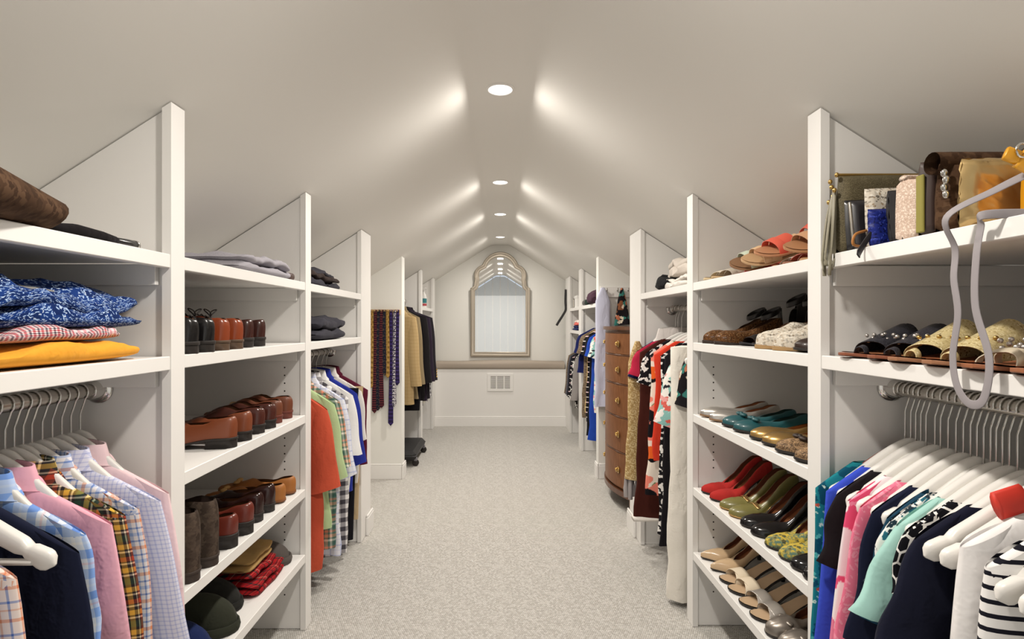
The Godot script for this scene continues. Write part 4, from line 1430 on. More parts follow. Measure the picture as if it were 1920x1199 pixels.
	folded("leather_case", "small brown leather case at the far end beside grey jeans", "case", gf, Vector3(-0.86, y, -2.085), Vector3(0.1, 0.032, 0.05), leather("4a3630", 0.5), {"layers": 1, "amp": 0.002})
	folded("folded_trousers", "dark grey trousers folded on the far top left shelf", "trousers", gf, Vector3(-0.93, y, -2.52), Vector3(0.24, 0.085, 0.44), M("charcoal_marl"), {"layers": 3, "amp": 0.02, "mat2": cloth("3a302e")})
	folded("folded_sweater", "charcoal sweater folded on the shelf above hanging shirts", "sweater", gf, Vector3(-0.93, s1, -2.58), Vector3(0.26, 0.10, 0.42), M("charcoal_marl"), {"layers": 2, "amp": 0.02, "mat2": cloth("3b3a42"), "dome": 0.1})
	# right: pale sweaters
	folded("folded_sweater", "white cotton sweater folded at the bottom of the pale pile", "sweater", gf, Vector3(0.94, y, -2.52), Vector3(0.27, 0.05, 0.42), cloth("e6e1da"), {"layers": 2, "amp": 0.018})
	folded("folded_sweater", "oatmeal sweater heaped on top of the white one", "sweater", gf, Vector3(0.96, y + 0.055, -2.54), Vector3(0.25, 0.085, 0.38), cloth("d3cac0"), {"layers": 2, "amp": 0.03, "dome": 0.3})
	folded("knit_scarf", "black scarf tucked under the pale sweaters at the shelf edge", "scarf", gf, Vector3(0.85, y + 0.001, -2.68), Vector3(0.12, 0.06, 0.18), cloth("1f2022"), {"layers": 1, "amp": 0.03})


# ---------------------------------------------------------------- dresser, neckties, small things

func make_dresser() -> void:
	var wood: Material = M("dresser_wood")
	var trim := mat("5d3a26", 0.35, {"coat": 0.3})
	var root := thing("dresser", "tall brown bow-fronted chest of drawers with brass oval pulls", "dresser", Vector3(1.065, 0, -3.79))
	var half := 0.40
	var bow := func(z: float, grow: float) -> float:       # x of the front
		return -0.185 - grow - 0.115 * (1.0 - pow(z / half, 2))
	var slab := func(mb: MB, y0: float, y1: float, grow: float, zs := 0.0) -> void:
		var o := PackedVector2Array()
		var h := half + zs
		for k in 17:
			var z := h * (2.0 * k / 16 - 1)
			o.append(Vector2(bow.call(z * half / h, grow), z))
		o.append(Vector2(0.3, h))
		o.append(Vector2(0.3, -h))
		mb.T = Transform3D(Basis(Vector3(1, 0, 0), Vector3(0, 0, -1), Vector3(0, 1, 0)), Vector3(0, y0, 0))
		# the outline's y runs along -z here; the bow is symmetric
		mb.prism(o, 0.0, y1 - y0)
		mb.T = Transform3D.IDENTITY
	var mb := MB.new()
	slab.call(mb, 0.13, 1.19, -0.012)
	part("carcass", mb, wood, root)
	mb = MB.new()
	slab.call(mb, 1.19, 1.203, 0.004, 0.004)
	slab.call(mb, 1.203, 1.225, 0.02, 0.014)
	part("top", mb, trim, root)
	mb = MB.new()
	slab.call(mb, 0.1, 0.135, 0.012, 0.008)
	part("base_moulding", mb, trim, root)
	var ys := [0.145, 0.385, 0.62, 0.84, 1.035, 1.185]
	for r in 5:
		var dr := MeshInstance3D.new()
		var pts := PackedVector3Array()
		var uvs := PackedVector2Array()
		var prof := [[0.0, -0.012], [0.004, 0.004], [0.01, 0.006], [0.5, 0.006], [0.99, 0.006], [0.996, 0.004], [1.0, -0.012]]
		for q in prof:
			for k in 21:
				var z := (half - 0.018) * (2.0 * k / 20 - 1)
				var edge := 0.0 if k > 0 and k < 20 else 0.014
				pts.append(Vector3(bow.call(z, q[1] - edge), lerpf(ys[r] + 0.006, ys[r + 1] - 0.006, q[0]), z))
		dr = part("drawer", MB.new().grid(21, prof.size(), pts), wood, root)
		part("bead", MB.new().tube([Vector3(bow.call(-half + 0.02, 0.004), ys[r + 1], -half + 0.02), Vector3(bow.call(-half * 0.5, 0.004), ys[r + 1], -half * 0.5), Vector3(bow.call(0, 0.004), ys[r + 1], 0), Vector3(bow.call(half * 0.5, 0.004), ys[r + 1], half * 0.5), Vector3(bow.call(half - 0.02, 0.004), ys[r + 1], half - 0.02)], 0.006, null, 8), trim, dr)
		for e in [-0.21, 0.21]:
			var pb := MB.new()
			var yc: float = (ys[r] + ys[r + 1]) / 2
			var x: float = bow.call(e, 0.007)
			pb.ball(Vector3(x, yc, e), Vector3(0.004, 0.024, 0.034), 16, 8)
			pb.ball(Vector3(x - 0.008, yc + 0.008, e), Vector3(0.008, 0.006, 0.006), 8, 6)
			var bail := []
			for k in 11:
				var a := PI + PI * k / 10.0
				bail.append(Vector3(x - 0.011, yc + 0.006 + 0.018 * sin(a), e + 0.024 * cos(a)))
			pb.tube(bail, 0.0035, null, 8)
			part("pull", pb, M("brass"), dr, "oval brass pull")
	for x in [-0.2, 0.26]:
		for z in [-0.36, 0.36]:
			part("foot", MB.new().tube([Vector3(x, 0.115, z), Vector3(x - 0.008, 0.07, z * 1.02), Vector3(x - 0.004, 0.03, z * 1.0), Vector3(x - 0.02, 0.0005, z * 1.03)], [0.036, 0.03, 0.018, 0.024], null, 12, Vector3.RIGHT), trim, root)


func make_hooks_and_ties() -> void:
	var d: float = LEFT_POSTS[3][0]
	var rack := thing("tie_rack", "pale wooden rack of pegs on the wall return, hung with neckties", "tie rack", Vector3(-0.9, 1.335, -d))
	part("board", MB.new().box(Vector3(-0.02, 0, 0.009), Vector3(0.24, 0.045, 0.017), 0.004), M("tan_wood"), rack)
	for k in 9:
		var x := -0.122 + k * 0.0255
		part("peg", MB.new().tube([Vector3(x, 0.008, 0.016), Vector3(x, 0.010, 0.045), Vector3(x, 0.016, 0.05)], 0.004, null, 8), M("tan_wood"), rack)
	var ties := [[0, 0.60, "gold_tie", "gold patterned necktie at the outer end of the rack"], [1, 0.80, "red_tie", "dark red striped necktie beside the gold one"], [2, 0.78, "navy_tie", "navy dotted necktie beside the red striped ones"], [3, 0.76, "red_tie", "wine red necktie hanging between the two navy ties"], [4, 0.5, "navy_tie", "short-hung dark navy necktie in the middle of the rack"], [5, 0.52, "gold_tie", "rust and gold necktie left of the long purple one"], [6, 0.90, "purple_tie", "purple necktie, longest on the rack"], [7, 0.75, "silver_tie", "charcoal necktie with silver pattern beside the purple one"], [8, 0.58, "purple_tie", "short dark purple necktie nearest the aisle"]]
	for t in ties:
		var x: float = -0.9 - 0.122 + t[0] * 0.0255
		var o := thing("necktie", t[3], "necktie", Vector3(x, 1.335 + 0.014, -d + 0.036), "neckties on the rack")
		for leg in 2:
			var z := 0.008 - 0.016 * leg
			var length: float = t[1] * (1.0 if leg == 0 else 0.86)
			var w1 := 0.021 if leg == 0 else 0.012
			var path := []
			var wd := []
			for k in 10:
				var u := k / 9.0
				path.append(Vector3(0.003 * sin(u * 4 + t[0]), 0.006 - length * u, z * minf(1.0, u * 6.0)))
				wd.append(lerpf(0.011, w1, pow(u, 1.2)))
			path.append(Vector3(path[-1].x, path[-1].y - w1 * 1.1, z))
			wd.append(0.001)
			part("front_blade" if leg == 0 else "tail", MB.new().tube(path, wd, 0.003, 10, Vector3.BACK, true, 0.7), M(t[2]), o)
	# right: hooks by the dresser
	d = RIGHT_POSTS[3][0]
	var rail := thing("hook_rail", "white hook rail on the wall return beside the dresser", "hook rail", Vector3(0.98, 1.50, -d))
	part("board", MB.new().box(Vector3(0.0, 0, 0.009), Vector3(0.36, 0.09, 0.017), 0.004), M("white"), rail)
	for k in 4:
		var x := -0.13 + k * 0.085
		part("hook", MB.new().tube(smooth([Vector3(x, 0.01, 0.016), Vector3(x, 0.004, 0.04), Vector3(x, 0.014, 0.055), Vector3(x, 0.028, 0.055)], 4), 0.004, null, 8), M("steel"), rail)
	garment("hanging_shirt", "pale lavender shirt hanging from the hook rail beside the dresser", "shirt", "", 1, d - 0.052, cloth("c6c8dc"), {"X": 0.815, "y": 1.54, "len": 0.95, "hw": 0.058, "drop": 0.13, "neck": 0.014, "b": 0.034, "slv": "", "fold": 0.012, "flare": 0.012})
	garment("silk_scarf", "black scarf with orange and green print on the next hook", "scarf", "", 1, d - 0.05, M("dark_floral"), {"X": 0.967, "y": 1.535, "len": 0.3, "hw": 0.034, "drop": 0.12, "neck": 0.008, "b": 0.022, "slv": "", "flare": 0.03, "fold": 0.012})


func make_small_things() -> void:
	# left, far end
	var y: float = SHELF_Y[0]
	var c := thing("spray_bottle", "white spray bottle with a teal and red label by the mirror wall", "bottle", Vector3(-0.83, y, -5.78))
	part("body", MB.new().lathe([[0.0, 0.0], [0.03, 0.0], [0.032, 0.006], [0.032, 0.11], [0.024, 0.14], [0.012, 0.16], [0.012, 0.175], [0.0, 0.175]], 20), M("white"), c)
	part("label", MB.new().lathe([[0.0326, 0.05], [0.0326, 0.1]], 20), mat("2f7f86", 0.5), c)
	part("band", MB.new().lathe([[0.0327, 0.02], [0.0327, 0.045]], 20), mat("b8434a", 0.5), c)
	part("nozzle", MB.new().tube([Vector3(0, 0.175, 0), Vector3(0, 0.2, 0), Vector3(0.012, 0.212, 0), Vector3(0.03, 0.21, 0)], [0.011, 0.012, 0.011, 0.006], null, 10), M("white"), c)
	var bx := thing("shoe_box", "small white cardboard box on the top shelf at the far right", "box", Vector3(0.86, y, -5.72))
	part("base", MB.new().box(Vector3(0, 0.05, 0), Vector3(0.1, 0.1, 0.2), 0.003), M("white"), bx)
	part("lid", MB.new().box(Vector3(0, 0.112, 0), Vector3(0.106, 0.03, 0.206), 0.003), M("white"), bx)
	folded("sun_hat", "dark plum felt hat on the top right shelf past the dresser", "hat", "folded clothes", Vector3(0.86, y, -4.62), Vector3(0.2, 0.1, 0.28), cloth("4a3340"), {"layers": 1, "amp": 0.02, "dome": 0.2})
	folded("knit_scarf", "dark green scarf between the plum hat and black sunglasses case", "scarf", "folded clothes", Vector3(0.85, y, -4.86), Vector3(0.14, 0.05, 0.16), cloth("27362f"), {"layers": 1, "amp": 0.02})
	folded("glasses_case", "black rounded sunglasses case at the far end of its shelf", "case", "folded clothes", Vector3(0.84, y, -5.08), Vector3(0.1, 0.055, 0.16), leather("17161a", 0.4), {"layers": 1, "amp": 0.004})
	var fr := thing("picture_frame", "small dark-edged frame leaning on the top shelf at the far right", "picture frame", Vector3(0.83, y, -5.98))
	part("frame", MB.new().box(Vector3(0, 0.055, 0), Vector3(0.014, 0.11, 0.08), 0.003), mat("4a403a", 0.5), fr)
	part("picture", MB.new().box(Vector3(-0.0075, 0.055, 0), Vector3(0.002, 0.086, 0.058), 0.0005), mat("cfc8bc", 0.5), fr)
	folded("folded_pullover", "coral and white knitted top folded on the small far shelf", "top", "folded clothes", Vector3(0.88, SHELF_Y[1] + 0.052, -5.72), Vector3(0.16, 0.05, 0.26), cloth("e0736a"), {"layers": 2, "amp": 0.014, "mat2": cloth("efe2da")})
	folded("folded_pullover", "navy top folded under the coral one on the far shelf", "top", "folded clothes", Vector3(0.88, SHELF_Y[1], -5.72), Vector3(0.18, 0.052, 0.3), cloth("28305c"), {"layers": 2, "amp": 0.012})
	# a belt hung from the last right post
	var d: float = RIGHT_POSTS[5][1]
	var bt := thing("belt", "black belt hanging from the last right post beside the mirror wall", "belt", Vector3(XI - 0.012, 1.39, -6.33))
	part("strap", ribbon(smooth([Vector3(0, 0.26, 0), Vector3(-0.004, 0.12, 0.0), Vector3(-0.002, 0.02, 0.004), Vector3(-0.03, -0.04, 0.0), Vector3(-0.08, -0.12, -0.004), Vector3(-0.11, -0.17, -0.004)]), 0.028, 0.005, Vector3.BACK), leather("1a181a", 0.45), bt)
	part("buckle", MB.new().box(Vector3(-0.003, 0.1, 0.002), Vector3(0.016, 0.06, 0.03), 0.004), leather("26242a", 0.35), bt)
	part("nail", MB.new().tube([Vector3(0.012, 0.255, 0), Vector3(-0.008, 0.257, 0)], 0.003, null, 8), M("steel"), bt)
	# luggage on the floor under the suits
	var lg := thing("suitcase", "low black wheeled suitcase lying under the hanging suits", "suitcase", Vector3(-0.89, 0.0, -4.9))
	part("shell", MB.new().box(Vector3(-0.02, 0.095, 0), Vector3(0.36, 0.085, 0.6), 0.03), mat("1b1a1c", 0.6), lg)
	part("seam", MB.new().box(Vector3(-0.02, 0.095, 0), Vector3(0.366, 0.012, 0.606), 0.005), mat("3a393c", 0.5), lg)
	for z in [-0.24, 0.24]:
		var w := MB.new()
		w.T = Transform3D(Basis(Vector3.RIGHT, PI / 2), Vector3(0.15, 0.03, z))
		w.lathe([[0.0, -0.012], [0.026, -0.012], [0.03, -0.006], [0.03, 0.006], [0.026, 0.012], [0.0, 0.012]], 18)
		part("wheel", w, M("rubber"), lg)
		part("wheel_bracket", MB.new().box(Vector3(0.15, 0.06, z), Vector3(0.03, 0.03, 0.04), 0.006), mat("77757a", 0.4), lg)


# ---------------------------------------------------------------- the hanging clothes

func make_clothes() -> void:
	var gh := "white hangers of the nearest left rod"
	# left, nearest rod: [name, d, material, sleeves, what, hanger?, options]
	var left := [
		["shirt", 1.205, cloth("efd2d6"), "long", "pale pink shirt hanging last before the side panel", {}],
		["shirt", 1.155, M("lavender_check"), "long", "lavender-blue checked shirt with wide sleeves", {"sout": 0.11, "sr": [0.07, 0.075], "hw": 0.235}],
		["shirt", 1.105, M("orange_plaid"), "long", "shirt in small orange and blue plaid beside the lavender one", {"sout": 0.055}],
		["shirt", 1.065, M("tartan"), "long", "dark tartan shirt in red, yellow and green", {"sout": 0.07}],
		["shirt", 1.02, cloth("efb3c3"), "long", "solid pink shirt between tartan and blue plaid ones", {"sout": 0.07, "sr": [0.07, 0.065], "hw": 0.228}],
		["shirt", 0.972, M("blue_plaid"), "short", "blue and white madras plaid shirt beside the pink one", {"sout": 0.03, "slen": 0.19, "hw": 0.215}],
		["polo_shirt", 0.928, cloth("1c2034"), "long", "navy polo shirt under the notched white hanger", {"slen": 0.5, "sout": 0.06, "sr": [0.065, 0.065], "cuffs": false, "hw": 0.238, "drop": 0.12}],
		["shirt", 0.845, M("orange_check"), "long", "white shirt with orange and blue windowpane checks", {"y": 0.935, "hw": 0.205, "sout": 0.045}],
		["shirt", 0.80, M("blue_check"), "long", "blue and white gingham shirt at the picture's bottom left", {"y": 0.93, "hw": 0.195, "sout": 0.04}],
	]
	for q in left:
		var o := {"slv": q[3], "hw": 0.222, "neck": 0.08, "y": 0.955, "drop": 0.105, "len": 0.78, "b": 0.017, "fold": 0.005, "collar": true}
		o.merge(q[5], true)
		if q[0] == "polo_shirt":
			o.erase("collar")
		garment(q[0], q[4], "shirt", "shirts on the nearest left rod", -1, q[1], q[2], o)
		var what: String = q[4].get_slice(" hanging", 0).get_slice(" beside", 0).get_slice(" under", 0).get_slice(" between", 0).get_slice(" at the", 0)
		if q[0] != "polo_shirt":
			hanger("white wooden hanger inside the " + what, -1, q[1], 1.09, {"y": o.y + 0.034, "hw": o.hw - 0.035, "drop": 0.148, "thick": 0.007, "group": gh})
	hanger("notched white wooden hanger lying over the navy polo shirt", -1, 0.893, 1.09, {"y": 0.965, "hw": 0.225, "drop": 0.115, "bar": true, "group": gh})
	var spare := [[1.232, "last bare grey hanger before the left side panel"], [1.18, "bare hanger behind the lavender shirt"], [1.13, "bare hanger between lavender shirt and small plaid"], [1.085, "bare hanger between small plaid and tartan"], [1.045, "bare hanger between tartan and pink shirts"], [0.998, "bare hanger between pink and madras shirts"]]
	for q in spare:
		hanger(q[1], -1, q[0], 1.09, {"y": 0.99, "hw": 0.13, "drop": 0.16, "thick": 0.007, "group": gh})
	# right, nearest rod
	gh = "white hangers of the nearest right rod"
	var right := [
		["blouse", 1.278, M("teal_paisley"), "", "teal paisley blouse hanging last against the side panel", {"len": 0.86, "hw": 0.215, "flare": 0.05}],
		["blouse", 1.245, cloth("3d53cc"), "", "bright cobalt blue tunic beside the teal paisley one", {"len": 0.95, "hw": 0.21, "flare": 0.1, "b": 0.024, "fold": 0.014}],
		["cardigan", 1.215, cloth("221d20"), "short", "black short-sleeved cardigan between blue and pink tops", {"slen": 0.15, "hw": 0.205, "sout": 0.045}],
		["tunic", 1.175, M("tie_dye"), "long", "pink and white tie-dyed tunic", {"slen": 0.6, "sr": [0.055, 0.06], "cuffs": false, "sout": 0.07}],
		["sweater", 1.135, M("pink_marl"), "long", "soft pink knitted sweater beside the tie-dyed tunic", {"slen": 0.3, "sr": [0.06, 0.066], "cuffs": false, "sout": 0.06}],
		["top", 1.10, cloth("1d2136"), "short", "dark navy top between pink sweater and teal one", {"slen": 0.26, "hw": 0.205, "sout": 0.055}],
		["top", 1.07, cloth("1f4258"), "short", "deep teal-blue top partly hidden by printed ones", {"hw": 0.195}],
		["blouse", 1.055, M("geo_print"), "short", "white blouse with dark teal geometric print", {"hw": 0.2, "slen": 0.12}],
		["top", 1.03, cloth("a9d6cd"), "short", "pale mint top with loose open sleeves", {"hw": 0.205, "slen": 0.16, "sout": 0.095, "sr": [0.062, 0.09], "b": 0.024}],
		["blouse", 1.0, M("hexes"), "short", "black blouse with white honeycomb lines", {"hw": 0.212, "slen": 0.11, "sout": 0.03}],
		["polo_shirt", 0.965, cloth("1a1c2c"), "short", "dark navy polo shirt beside the honeycomb blouse", {"hw": 0.22, "slen": 0.19, "sout": 0.075, "sr": [0.07, 0.09], "b": 0.026}],
		["cardigan", 0.875, cloth("f0edec"), "long", "white long-sleeved cardigan beside the striped top", {"hw": 0.215, "drop": 0.1, "slen": 0.62, "sr": [0.055, 0.05], "sout": 0.02, "b": 0.028}],
		["top", 0.835, M("stripes"), "long", "white top with black stripes at the bottom right", {"hw": 0.21, "drop": 0.115, "slen": 0.6, "sr": [0.055, 0.05], "sout": 0.02, "b": 0.028}],
	]
	for q in right:
		var o := {"slv": q[3], "hw": 0.205, "neck": 0.125, "y": 0.968, "drop": 0.125, "len": 0.78, "b": 0.016, "fold": 0.006}
		o.merge(q[5], true)
		garment(q[0], q[4], q[0].replace("_", " "), "tops on the nearest right rod", 1, q[1], q[2], o)
		var what: String = q[4].get_slice(" hanging", 0).get_slice(" beside", 0).get_slice(" between", 0).get_slice(" at the", 0).get_slice(" partly", 0).get_slice(" with loose", 0)
		var wood := {"mat": M("red_wood")} if q[1] > 1.27 else {}
		var ho := {"y": o.y - 0.015, "hw": o.hw - 0.03, "drop": o.drop * 0.88, "thick": 0.009, "group": gh}
		ho.merge(wood)
		hanger(("red-brown wooden" if wood else "white wooden") + " hanger holding the " + what, 1, q[1], 1.09, ho)
	var bare := [[0.936, "first of two notched white hangers in front of the navy polo", 0.225], [0.906, "second of two notched white hangers in front of the navy polo", 0.22], [0.81, "bare white hanger over the striped top", 0.215], [0.772, "bare white hanger at the very bottom right", 0.215], [1.155, "bare white hanger behind the pink sweater", 0.195], [1.19, "bare white hanger behind the tie-dyed tunic", 0.195], [0.965, "bare white hanger behind the dark navy polo", 0.2], [1.016, "bare white hanger behind the mint top", 0.195], [1.26, "bare white hanger behind the cobalt blue tunic", 0.19], [1.23, "bare white hanger behind the black cardigan", 0.19], [1.117, "bare white hanger behind the dark navy top", 0.19], [1.085, "bare white hanger behind the teal-blue top", 0.19], [1.043, "bare white hanger behind the geometric print blouse", 0.19], [0.984, "bare white hanger behind the honeycomb blouse", 0.195]]
	for q in bare:
		hanger(q[1], 1, q[0], 1.09, {"y": 0.965 if q[0] > 0.9 else 0.955, "hw": q[2], "drop": 0.12, "group": gh, "bar": q[0] < 0.85})
	# red tag band on a hanger near the front
	var tag := thing("hanger_band", "bright red cloth band on a white hanger near the front right", "band", Vector3(0.86, 0.945, -0.9))
	part("band", MB.new().tube([Vector3(-0.022, -0.004, 0), Vector3(0.022, 0.01, 0)], 0.011, 0.025, 12, Vector3.UP), mat("d93a2b", 0.6), tag)

	# left, third bay: shirts above, trousers behind
	gh = "hangers in the left bay before the thick post"
	var third := [
		["polo_shirt", 2.33, cloth("c4553d"), "short", "coral red polo shirt just behind the shoe shelves", {"slen": 0.33, "sout": 0.06, "sr": [0.075, 0.085], "len": 0.82, "b": 0.036, "drop": 0.13}],
		["polo_shirt", 2.43, cloth("b4cc9a"), "short", "pale green polo shirt beside the coral one", {"slen": 0.33, "sout": 0.06, "sr": [0.065, 0.075], "len": 0.66, "b": 0.03}],
		["shirt", 2.51, M("multi_plaid"), "short", "green and salmon plaid shirt beside the pale green polo", {"slen": 0.3, "sout": 0.055, "len": 0.8, "b": 0.028}],
		["shirt", 2.585, M("lavender_plaid"), "short", "pale lavender striped short-sleeved shirt", {"slen": 0.36, "sout": 0.06, "len": 0.85, "b": 0.028}],
		["shirt", 2.65, M("houndstooth"), "", "long grey and white houndstooth shirt hanging low", {"len": 0.88, "b": 0.03}],
		["shirt", 2.73, cloth("ecebea"), "long", "white shirt beside the royal blue one", {"slen": 0.3, "sout": 0.05, "len": 0.6, "b": 0.028, "cuffs": false}],
		["polo_shirt", 2.81, cloth("2c3896"), "short", "royal blue polo shirt on a white hanger", {"slen": 0.36, "sout": 0.05, "len": 0.62, "b": 0.03}],
		["polo_shirt", 2.9, cloth("e6e2dc"), "short", "off-white polo shirt by the thick post", {"slen": 0.26, "sout": 0.03, "len": 0.6, "b": 0.026}],
		["shirt", 2.965, cloth("5b1f33"), "", "dark burgundy shirt last before the thick post", {"len": 0.52, "b": 0.02, "hw": 0.235}],
	]
	for q in third:
		var o := {"slv": q[3], "hw": 0.215, "neck": 0.075, "y": 0.985, "drop": 0.12, "collar": true}
		o.merge(q[5], true)
		garment(q[0], q[4], "shirt", "shirts in the left bay before the thick post", -1, q[1], q[2], o)
		var what: String = q[4].get_slice(" just", 0).get_slice(" beside", 0).get_slice(" on a", 0).get_slice(" by the", 0).get_slice(" last", 0).get_slice(" hanging", 0)
		hanger("pale grey hanger inside the " + what, -1, q[1], 1.09, {"y": 0.970, "hw": 0.19, "drop": 0.105, "thick": 0.007, "group": gh, "mat": mat("d8d2c8", 0.4)})
	trousers("trousers", "black trousers hanging low before the thick left post", "trousers", "", -1, 2.87, cloth("1b1a1f"), {"y": 0.9, "len": 0.82, "X": 0.94, "b": 0.03})
	trousers("trousers", "khaki trousers hanging beside the thick left post", "trousers", "", -1, 2.95, cloth("c3ab88"), {"y": 0.9, "len": 0.74, "X": 0.925, "b": 0.028, "hw": 0.16})
	# right, third bay: dresses
	gh = "white hangers among the dresses on the right"
	var dresses := [
		["dress", 2.31, M("dark_floral"), "", "long dark dress with brown and teal print behind the shoe shelves", {"len": 1.08, "hw": 0.19, "flare": 0.03, "b": 0.03, "X": 1.06}],
		["trousers", 2.38, cloth("ece7dd"), "", "long cream linen trousers hanging almost to the carpet", {"len": 1.12, "hw": 0.16, "flare": 0.03, "b": 0.04, "X": 0.92, "fold": 0.016, "y": 1.15, "drop": 0.02}],
		["blouse", 2.42, M("floral"), "short", "white blouse with aqua and coral flowers", {"len": 0.36, "slen": 0.25, "sout": 0.07, "sr": [0.055, 0.06], "b": 0.032, "y": 1.19, "hw": 0.205, "drop": 0.15}],
		["top", 2.35, M("dark_floral"), "short", "brown and black printed top with cap sleeves by the near panel", {"len": 0.4, "slen": 0.2, "b": 0.03, "hw": 0.185, "drop": 0.12, "y": 1.2, "X": 1.0}],
		["dress", 2.5, cloth("1c1a1e"), "", "long black dress between white blouse and red one", {"len": 1.0, "hw": 0.2, "flare": 0.03, "b": 0.03}],
		["dress", 2.56, M("black_white"), "", "black dress with white scribbled print", {"len": 0.96, "hw": 0.2, "flare": 0.025, "b": 0.028}],
		["dress", 2.62, cloth("d8402c"), "", "orange-red sleeveless dress between black ones", {"len": 0.62, "hw": 0.215, "flare": 0.02, "b": 0.026}],
		["dress", 2.69, M("bright_print"), "", "dress printed with green, salmon and white shapes", {"len": 0.82, "hw": 0.21, "flare": 0.04, "b": 0.028}],
		["dress", 2.76, M("black_white"), "short", "short black and white print dress behind the bright print", {"len": 0.6, "hw": 0.215, "b": 0.026, "slen": 0.15}],
		["dress", 2.85, cloth("45201a"), "", "chocolate brown dress with a white hem", {"len": 1.0, "hw": 0.225, "flare": 0.045, "b": 0.034}],
		["top", 2.91, cloth("c22f4c"), "short", "crimson top with pale collar near the dresser", {"len": 0.5, "hw": 0.225, "slen": 0.12, "sout": 0.05, "b": 0.024, "collar": cloth("e2dcd8")}],
		["top", 2.95, cloth("20264e"), "short", "navy top last before the thick right post", {"len": 0.55, "hw": 0.215, "slen": 0.14, "b": 0.022}],
		["knit_shawl", 2.975, M("tan_knit"), "", "tan crocheted shawl with grey tassels near the dresser", {"len": 0.78, "hw": 0.05, "neck": 0.012, "drop": 0.14, "X": 0.765, "y": 1.16, "flare": 0.02, "b": 0.028, "fold": 0.014}],
	]
	for q in dresses:
		var o := {"slv": q[3], "hw": 0.21, "neck": 0.11, "y": 1.2, "drop": 0.12}
		o.merge(q[5], true)
		var gm := garment(q[0], q[4], q[0].replace("_", " "), "dresses and tops on the right rod", 1, q[1], q[2], o)
		if q[4].begins_with("chocolate"):
			var hem := MB.new()
			hem.tube([Vector3(-0.262, 0.008, 0), Vector3(0.0, 0.006, 0), Vector3(0.262, 0.008, 0)], 0.036, 0.012, 14, Vector3.UP, true, 0.7)
			part("hem", hem, cloth("efe9e2"), gm, "white hem")
		if q[0] == "knit_shawl":
			var tl := MB.new()
			for k in 7:
				var x := -0.06 + 0.02 * k
				tl.tube([Vector3(x, 0.01, 0.01 * sin(k * 2.0)), Vector3(x * 1.1, -0.05, 0.014 * sin(k * 2.0)), Vector3(x * 1.05, -0.1 - 0.01 * (k % 2), 0.012 * sin(k * 2.0))], 0.013, null, 8)
			part("tassel", tl, cloth("a8a2a2"), gm, "grey tassels")
			continue
		if q[4].begins_with("long cream") or q[4].begins_with("brown and black"):
			continue
		var what: String = q[4].get_slice(" hanging", 0).get_slice(" between", 0).get_slice(" behind", 0).get_slice(" near", 0).get_slice(" last", 0)
		hanger("white hanger holding the " + what, 1, q[1], 1.328, {"y": o.y - 0.012, "hw": o.hw - 0.022, "drop": o.drop * 0.9, "group": gh})
	# left, suits
	gh = "suit hangers beyond the necktie wall"
	var suits := [[4.66, M("tan_suit"), "tan suit jacket beyond the necktie wall", 0.83, 0.2], [4.80, cloth("8a7a5e"), "olive-tan jacket between tan and black jackets", 0.8, 0.21], [4.93, cloth("1d1b1d"), "black suit jacket with bright buttons", 0.84, 0.255], [5.04, cloth("2b2330"), "dark plum suit jacket on a pale hanger", 0.86, 0.27], [5.15, cloth("262228"), "charcoal suit jacket last in the suit bay", 0.85, 0.28]]
	for q in suits:
		var o := {"slv": "long", "slen": 0.6, "sr": [0.066, 0.058], "sout": 0.05, "hw": q[4] - 0.01, "neck": 0.08, "y": 1.375, "drop": 0.09, "len": q[3], "b": 0.045, "collar": true, "X": 0.925, "cuffs": false}
		var gm := garment("suit_jacket", q[2], "jacket", "suits in the left bay", -1, q[0], q[1], o)
		hanger("pale hanger under the shoulders of the " + q[2].get_slice(" beyond", 0).get_slice(" between", 0).get_slice(" with", 0).get_slice(" on", 0).get_slice(" last", 0), -1, q[0], 1.46, {"X": 0.925, "y": 1.362, "hw": q[4] - 0.02, "drop": 0.085, "group": gh})
		if q[2].begins_with("black suit"):
			var bt := MB.new()
			for k in 4:
				bt.ball(Vector3(q[4] + 0.085, q[3] - 0.62 + k * 0.022, 0.02), Vector3(0.007, 0.008, 0.007), 8, 6)
			part("button", bt, M("brass"), gm, "row of bright sleeve buttons")
	trousers("trousers", "black suit trousers hanging below the jackets", "trousers", "", -1, 4.86, cloth("161418"), {"y": 0.98, "len": 0.53, "X": 0.9, "b": 0.05, "hw": 0.19})
	trousers("trousers", "tan suit trousers hanging below the tan jacket", "trousers", "", -1, 4.68, cloth("a9875a"), {"y": 0.98, "len": 0.44, "X": 0.95, "b": 0.04, "hw": 0.17})
	# right, past the dresser
	gh = "white hangers past the dresser"
	var far := [[4.47, M("floral"), "cream dress with small print beside the wall return", 0.72, 0.2, 0.03], [4.58, cloth("2748a8"), "long royal blue dress past the dresser", 0.98, 0.21, 0.045], [4.68, cloth("1d1c20"), "long black dress behind the royal blue one", 0.96, 0.21, 0.04], [4.79, M("black_stripes"), "black dress with pale bands behind the blue one", 0.86, 0.215, 0.03], [4.88, M("tan_knit"), "mustard yellow knitted dress behind the black one", 0.8, 0.2, 0.03], [4.98, M("brown_tweed"), "brown tweed coat beside the mustard dress", 0.85, 0.22, 0.03], [5.1, cloth("1e2558"), "navy blouse with a pointed collar at the end of its rod", 0.45, 0.23, 0.05]]
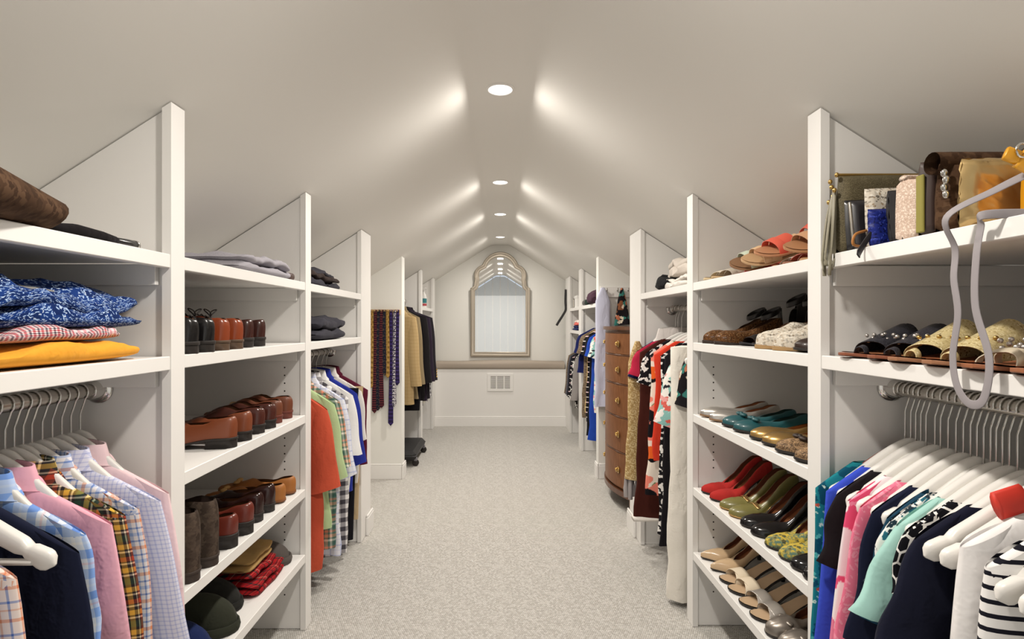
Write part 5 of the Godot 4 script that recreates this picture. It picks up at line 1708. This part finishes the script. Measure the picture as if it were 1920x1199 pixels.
	for q in far:
		garment("dress" if q[3] > 0.6 else "blouse", q[2], "dress" if q[3] > 0.6 else "blouse", "clothes past the dresser", 1, q[0], q[1], {"slv": "short", "slen": 0.16, "hw": q[4], "flare": q[5], "y": 1.225, "drop": 0.11, "len": q[3], "b": 0.04, "X": 0.98, "neck": 0.09})
		hanger("white hanger in the " + q[2].get_slice(" beside", 0).get_slice(" past", 0).get_slice(" behind", 0).get_slice(" with a pointed", 0), 1, q[0], 1.33, {"X": 0.98, "y": 1.212, "hw": q[4] - 0.022, "drop": 0.105, "group": gh})
	gh = "hangers nearest the end wall"
	var last := [[5.44, cloth("8f8a88"), "light grey cardigan at the near end of the last right rod", 0.6], [5.55, M("black_white"), "black and white dotted blouse on the last right rod", 0.62], [5.66, M("black_stripes"), "black top with pink and white bands on the last rod", 0.62], [5.77, cloth("23222a"), "plain black top behind the pink-banded one", 0.55], [5.88, cloth("57565e"), "dark grey cardigan near the end wall", 0.5], [5.98, M("brown_tweed"), "grey-brown tweed jacket last before the end wall", 0.52]]
	for q in last:
		garment("top", q[2], "top", "tops on the last right rod", 1, q[0], q[1], {"slv": "long", "slen": 0.42, "sout": 0.05, "hw": 0.215, "y": 0.98, "drop": 0.11, "len": q[3], "b": 0.045, "X": 0.98, "cuffs": false})
		hanger("white hanger in the " + q[2].get_slice(" at the", 0).get_slice(" on the", 0).get_slice(" behind", 0).get_slice(" near", 0).get_slice(" last", 0), 1, q[0], 1.08, {"X": 0.98, "y": 0.968, "hw": 0.195, "drop": 0.1, "group": gh})
	# left, end bay
	for q in [[5.62, cloth("3a2a30"), "maroon dress shirt on the last left rod"], [5.8, cloth("d8d2c8"), "cream dress shirt on the last left rod"], [5.98, M("houndstooth"), "grey houndstooth jacket on the last left rod"]]:
		garment("shirt", q[2], "shirt", "clothes on the last left rod", -1, q[0], q[1], {"slv": "long", "slen": 0.45, "hw": 0.2, "y": 0.98, "drop": 0.11, "len": 0.6, "b": 0.045, "X": 1.0, "cuffs": false, "sout": 0.03})
		hanger("hanger in the " + q[2].get_slice(" on the", 0), -1, q[0], 1.08, {"X": 0.98, "y": 0.968, "hw": 0.18, "drop": 0.1, "group": "hangers of the last left rod"})
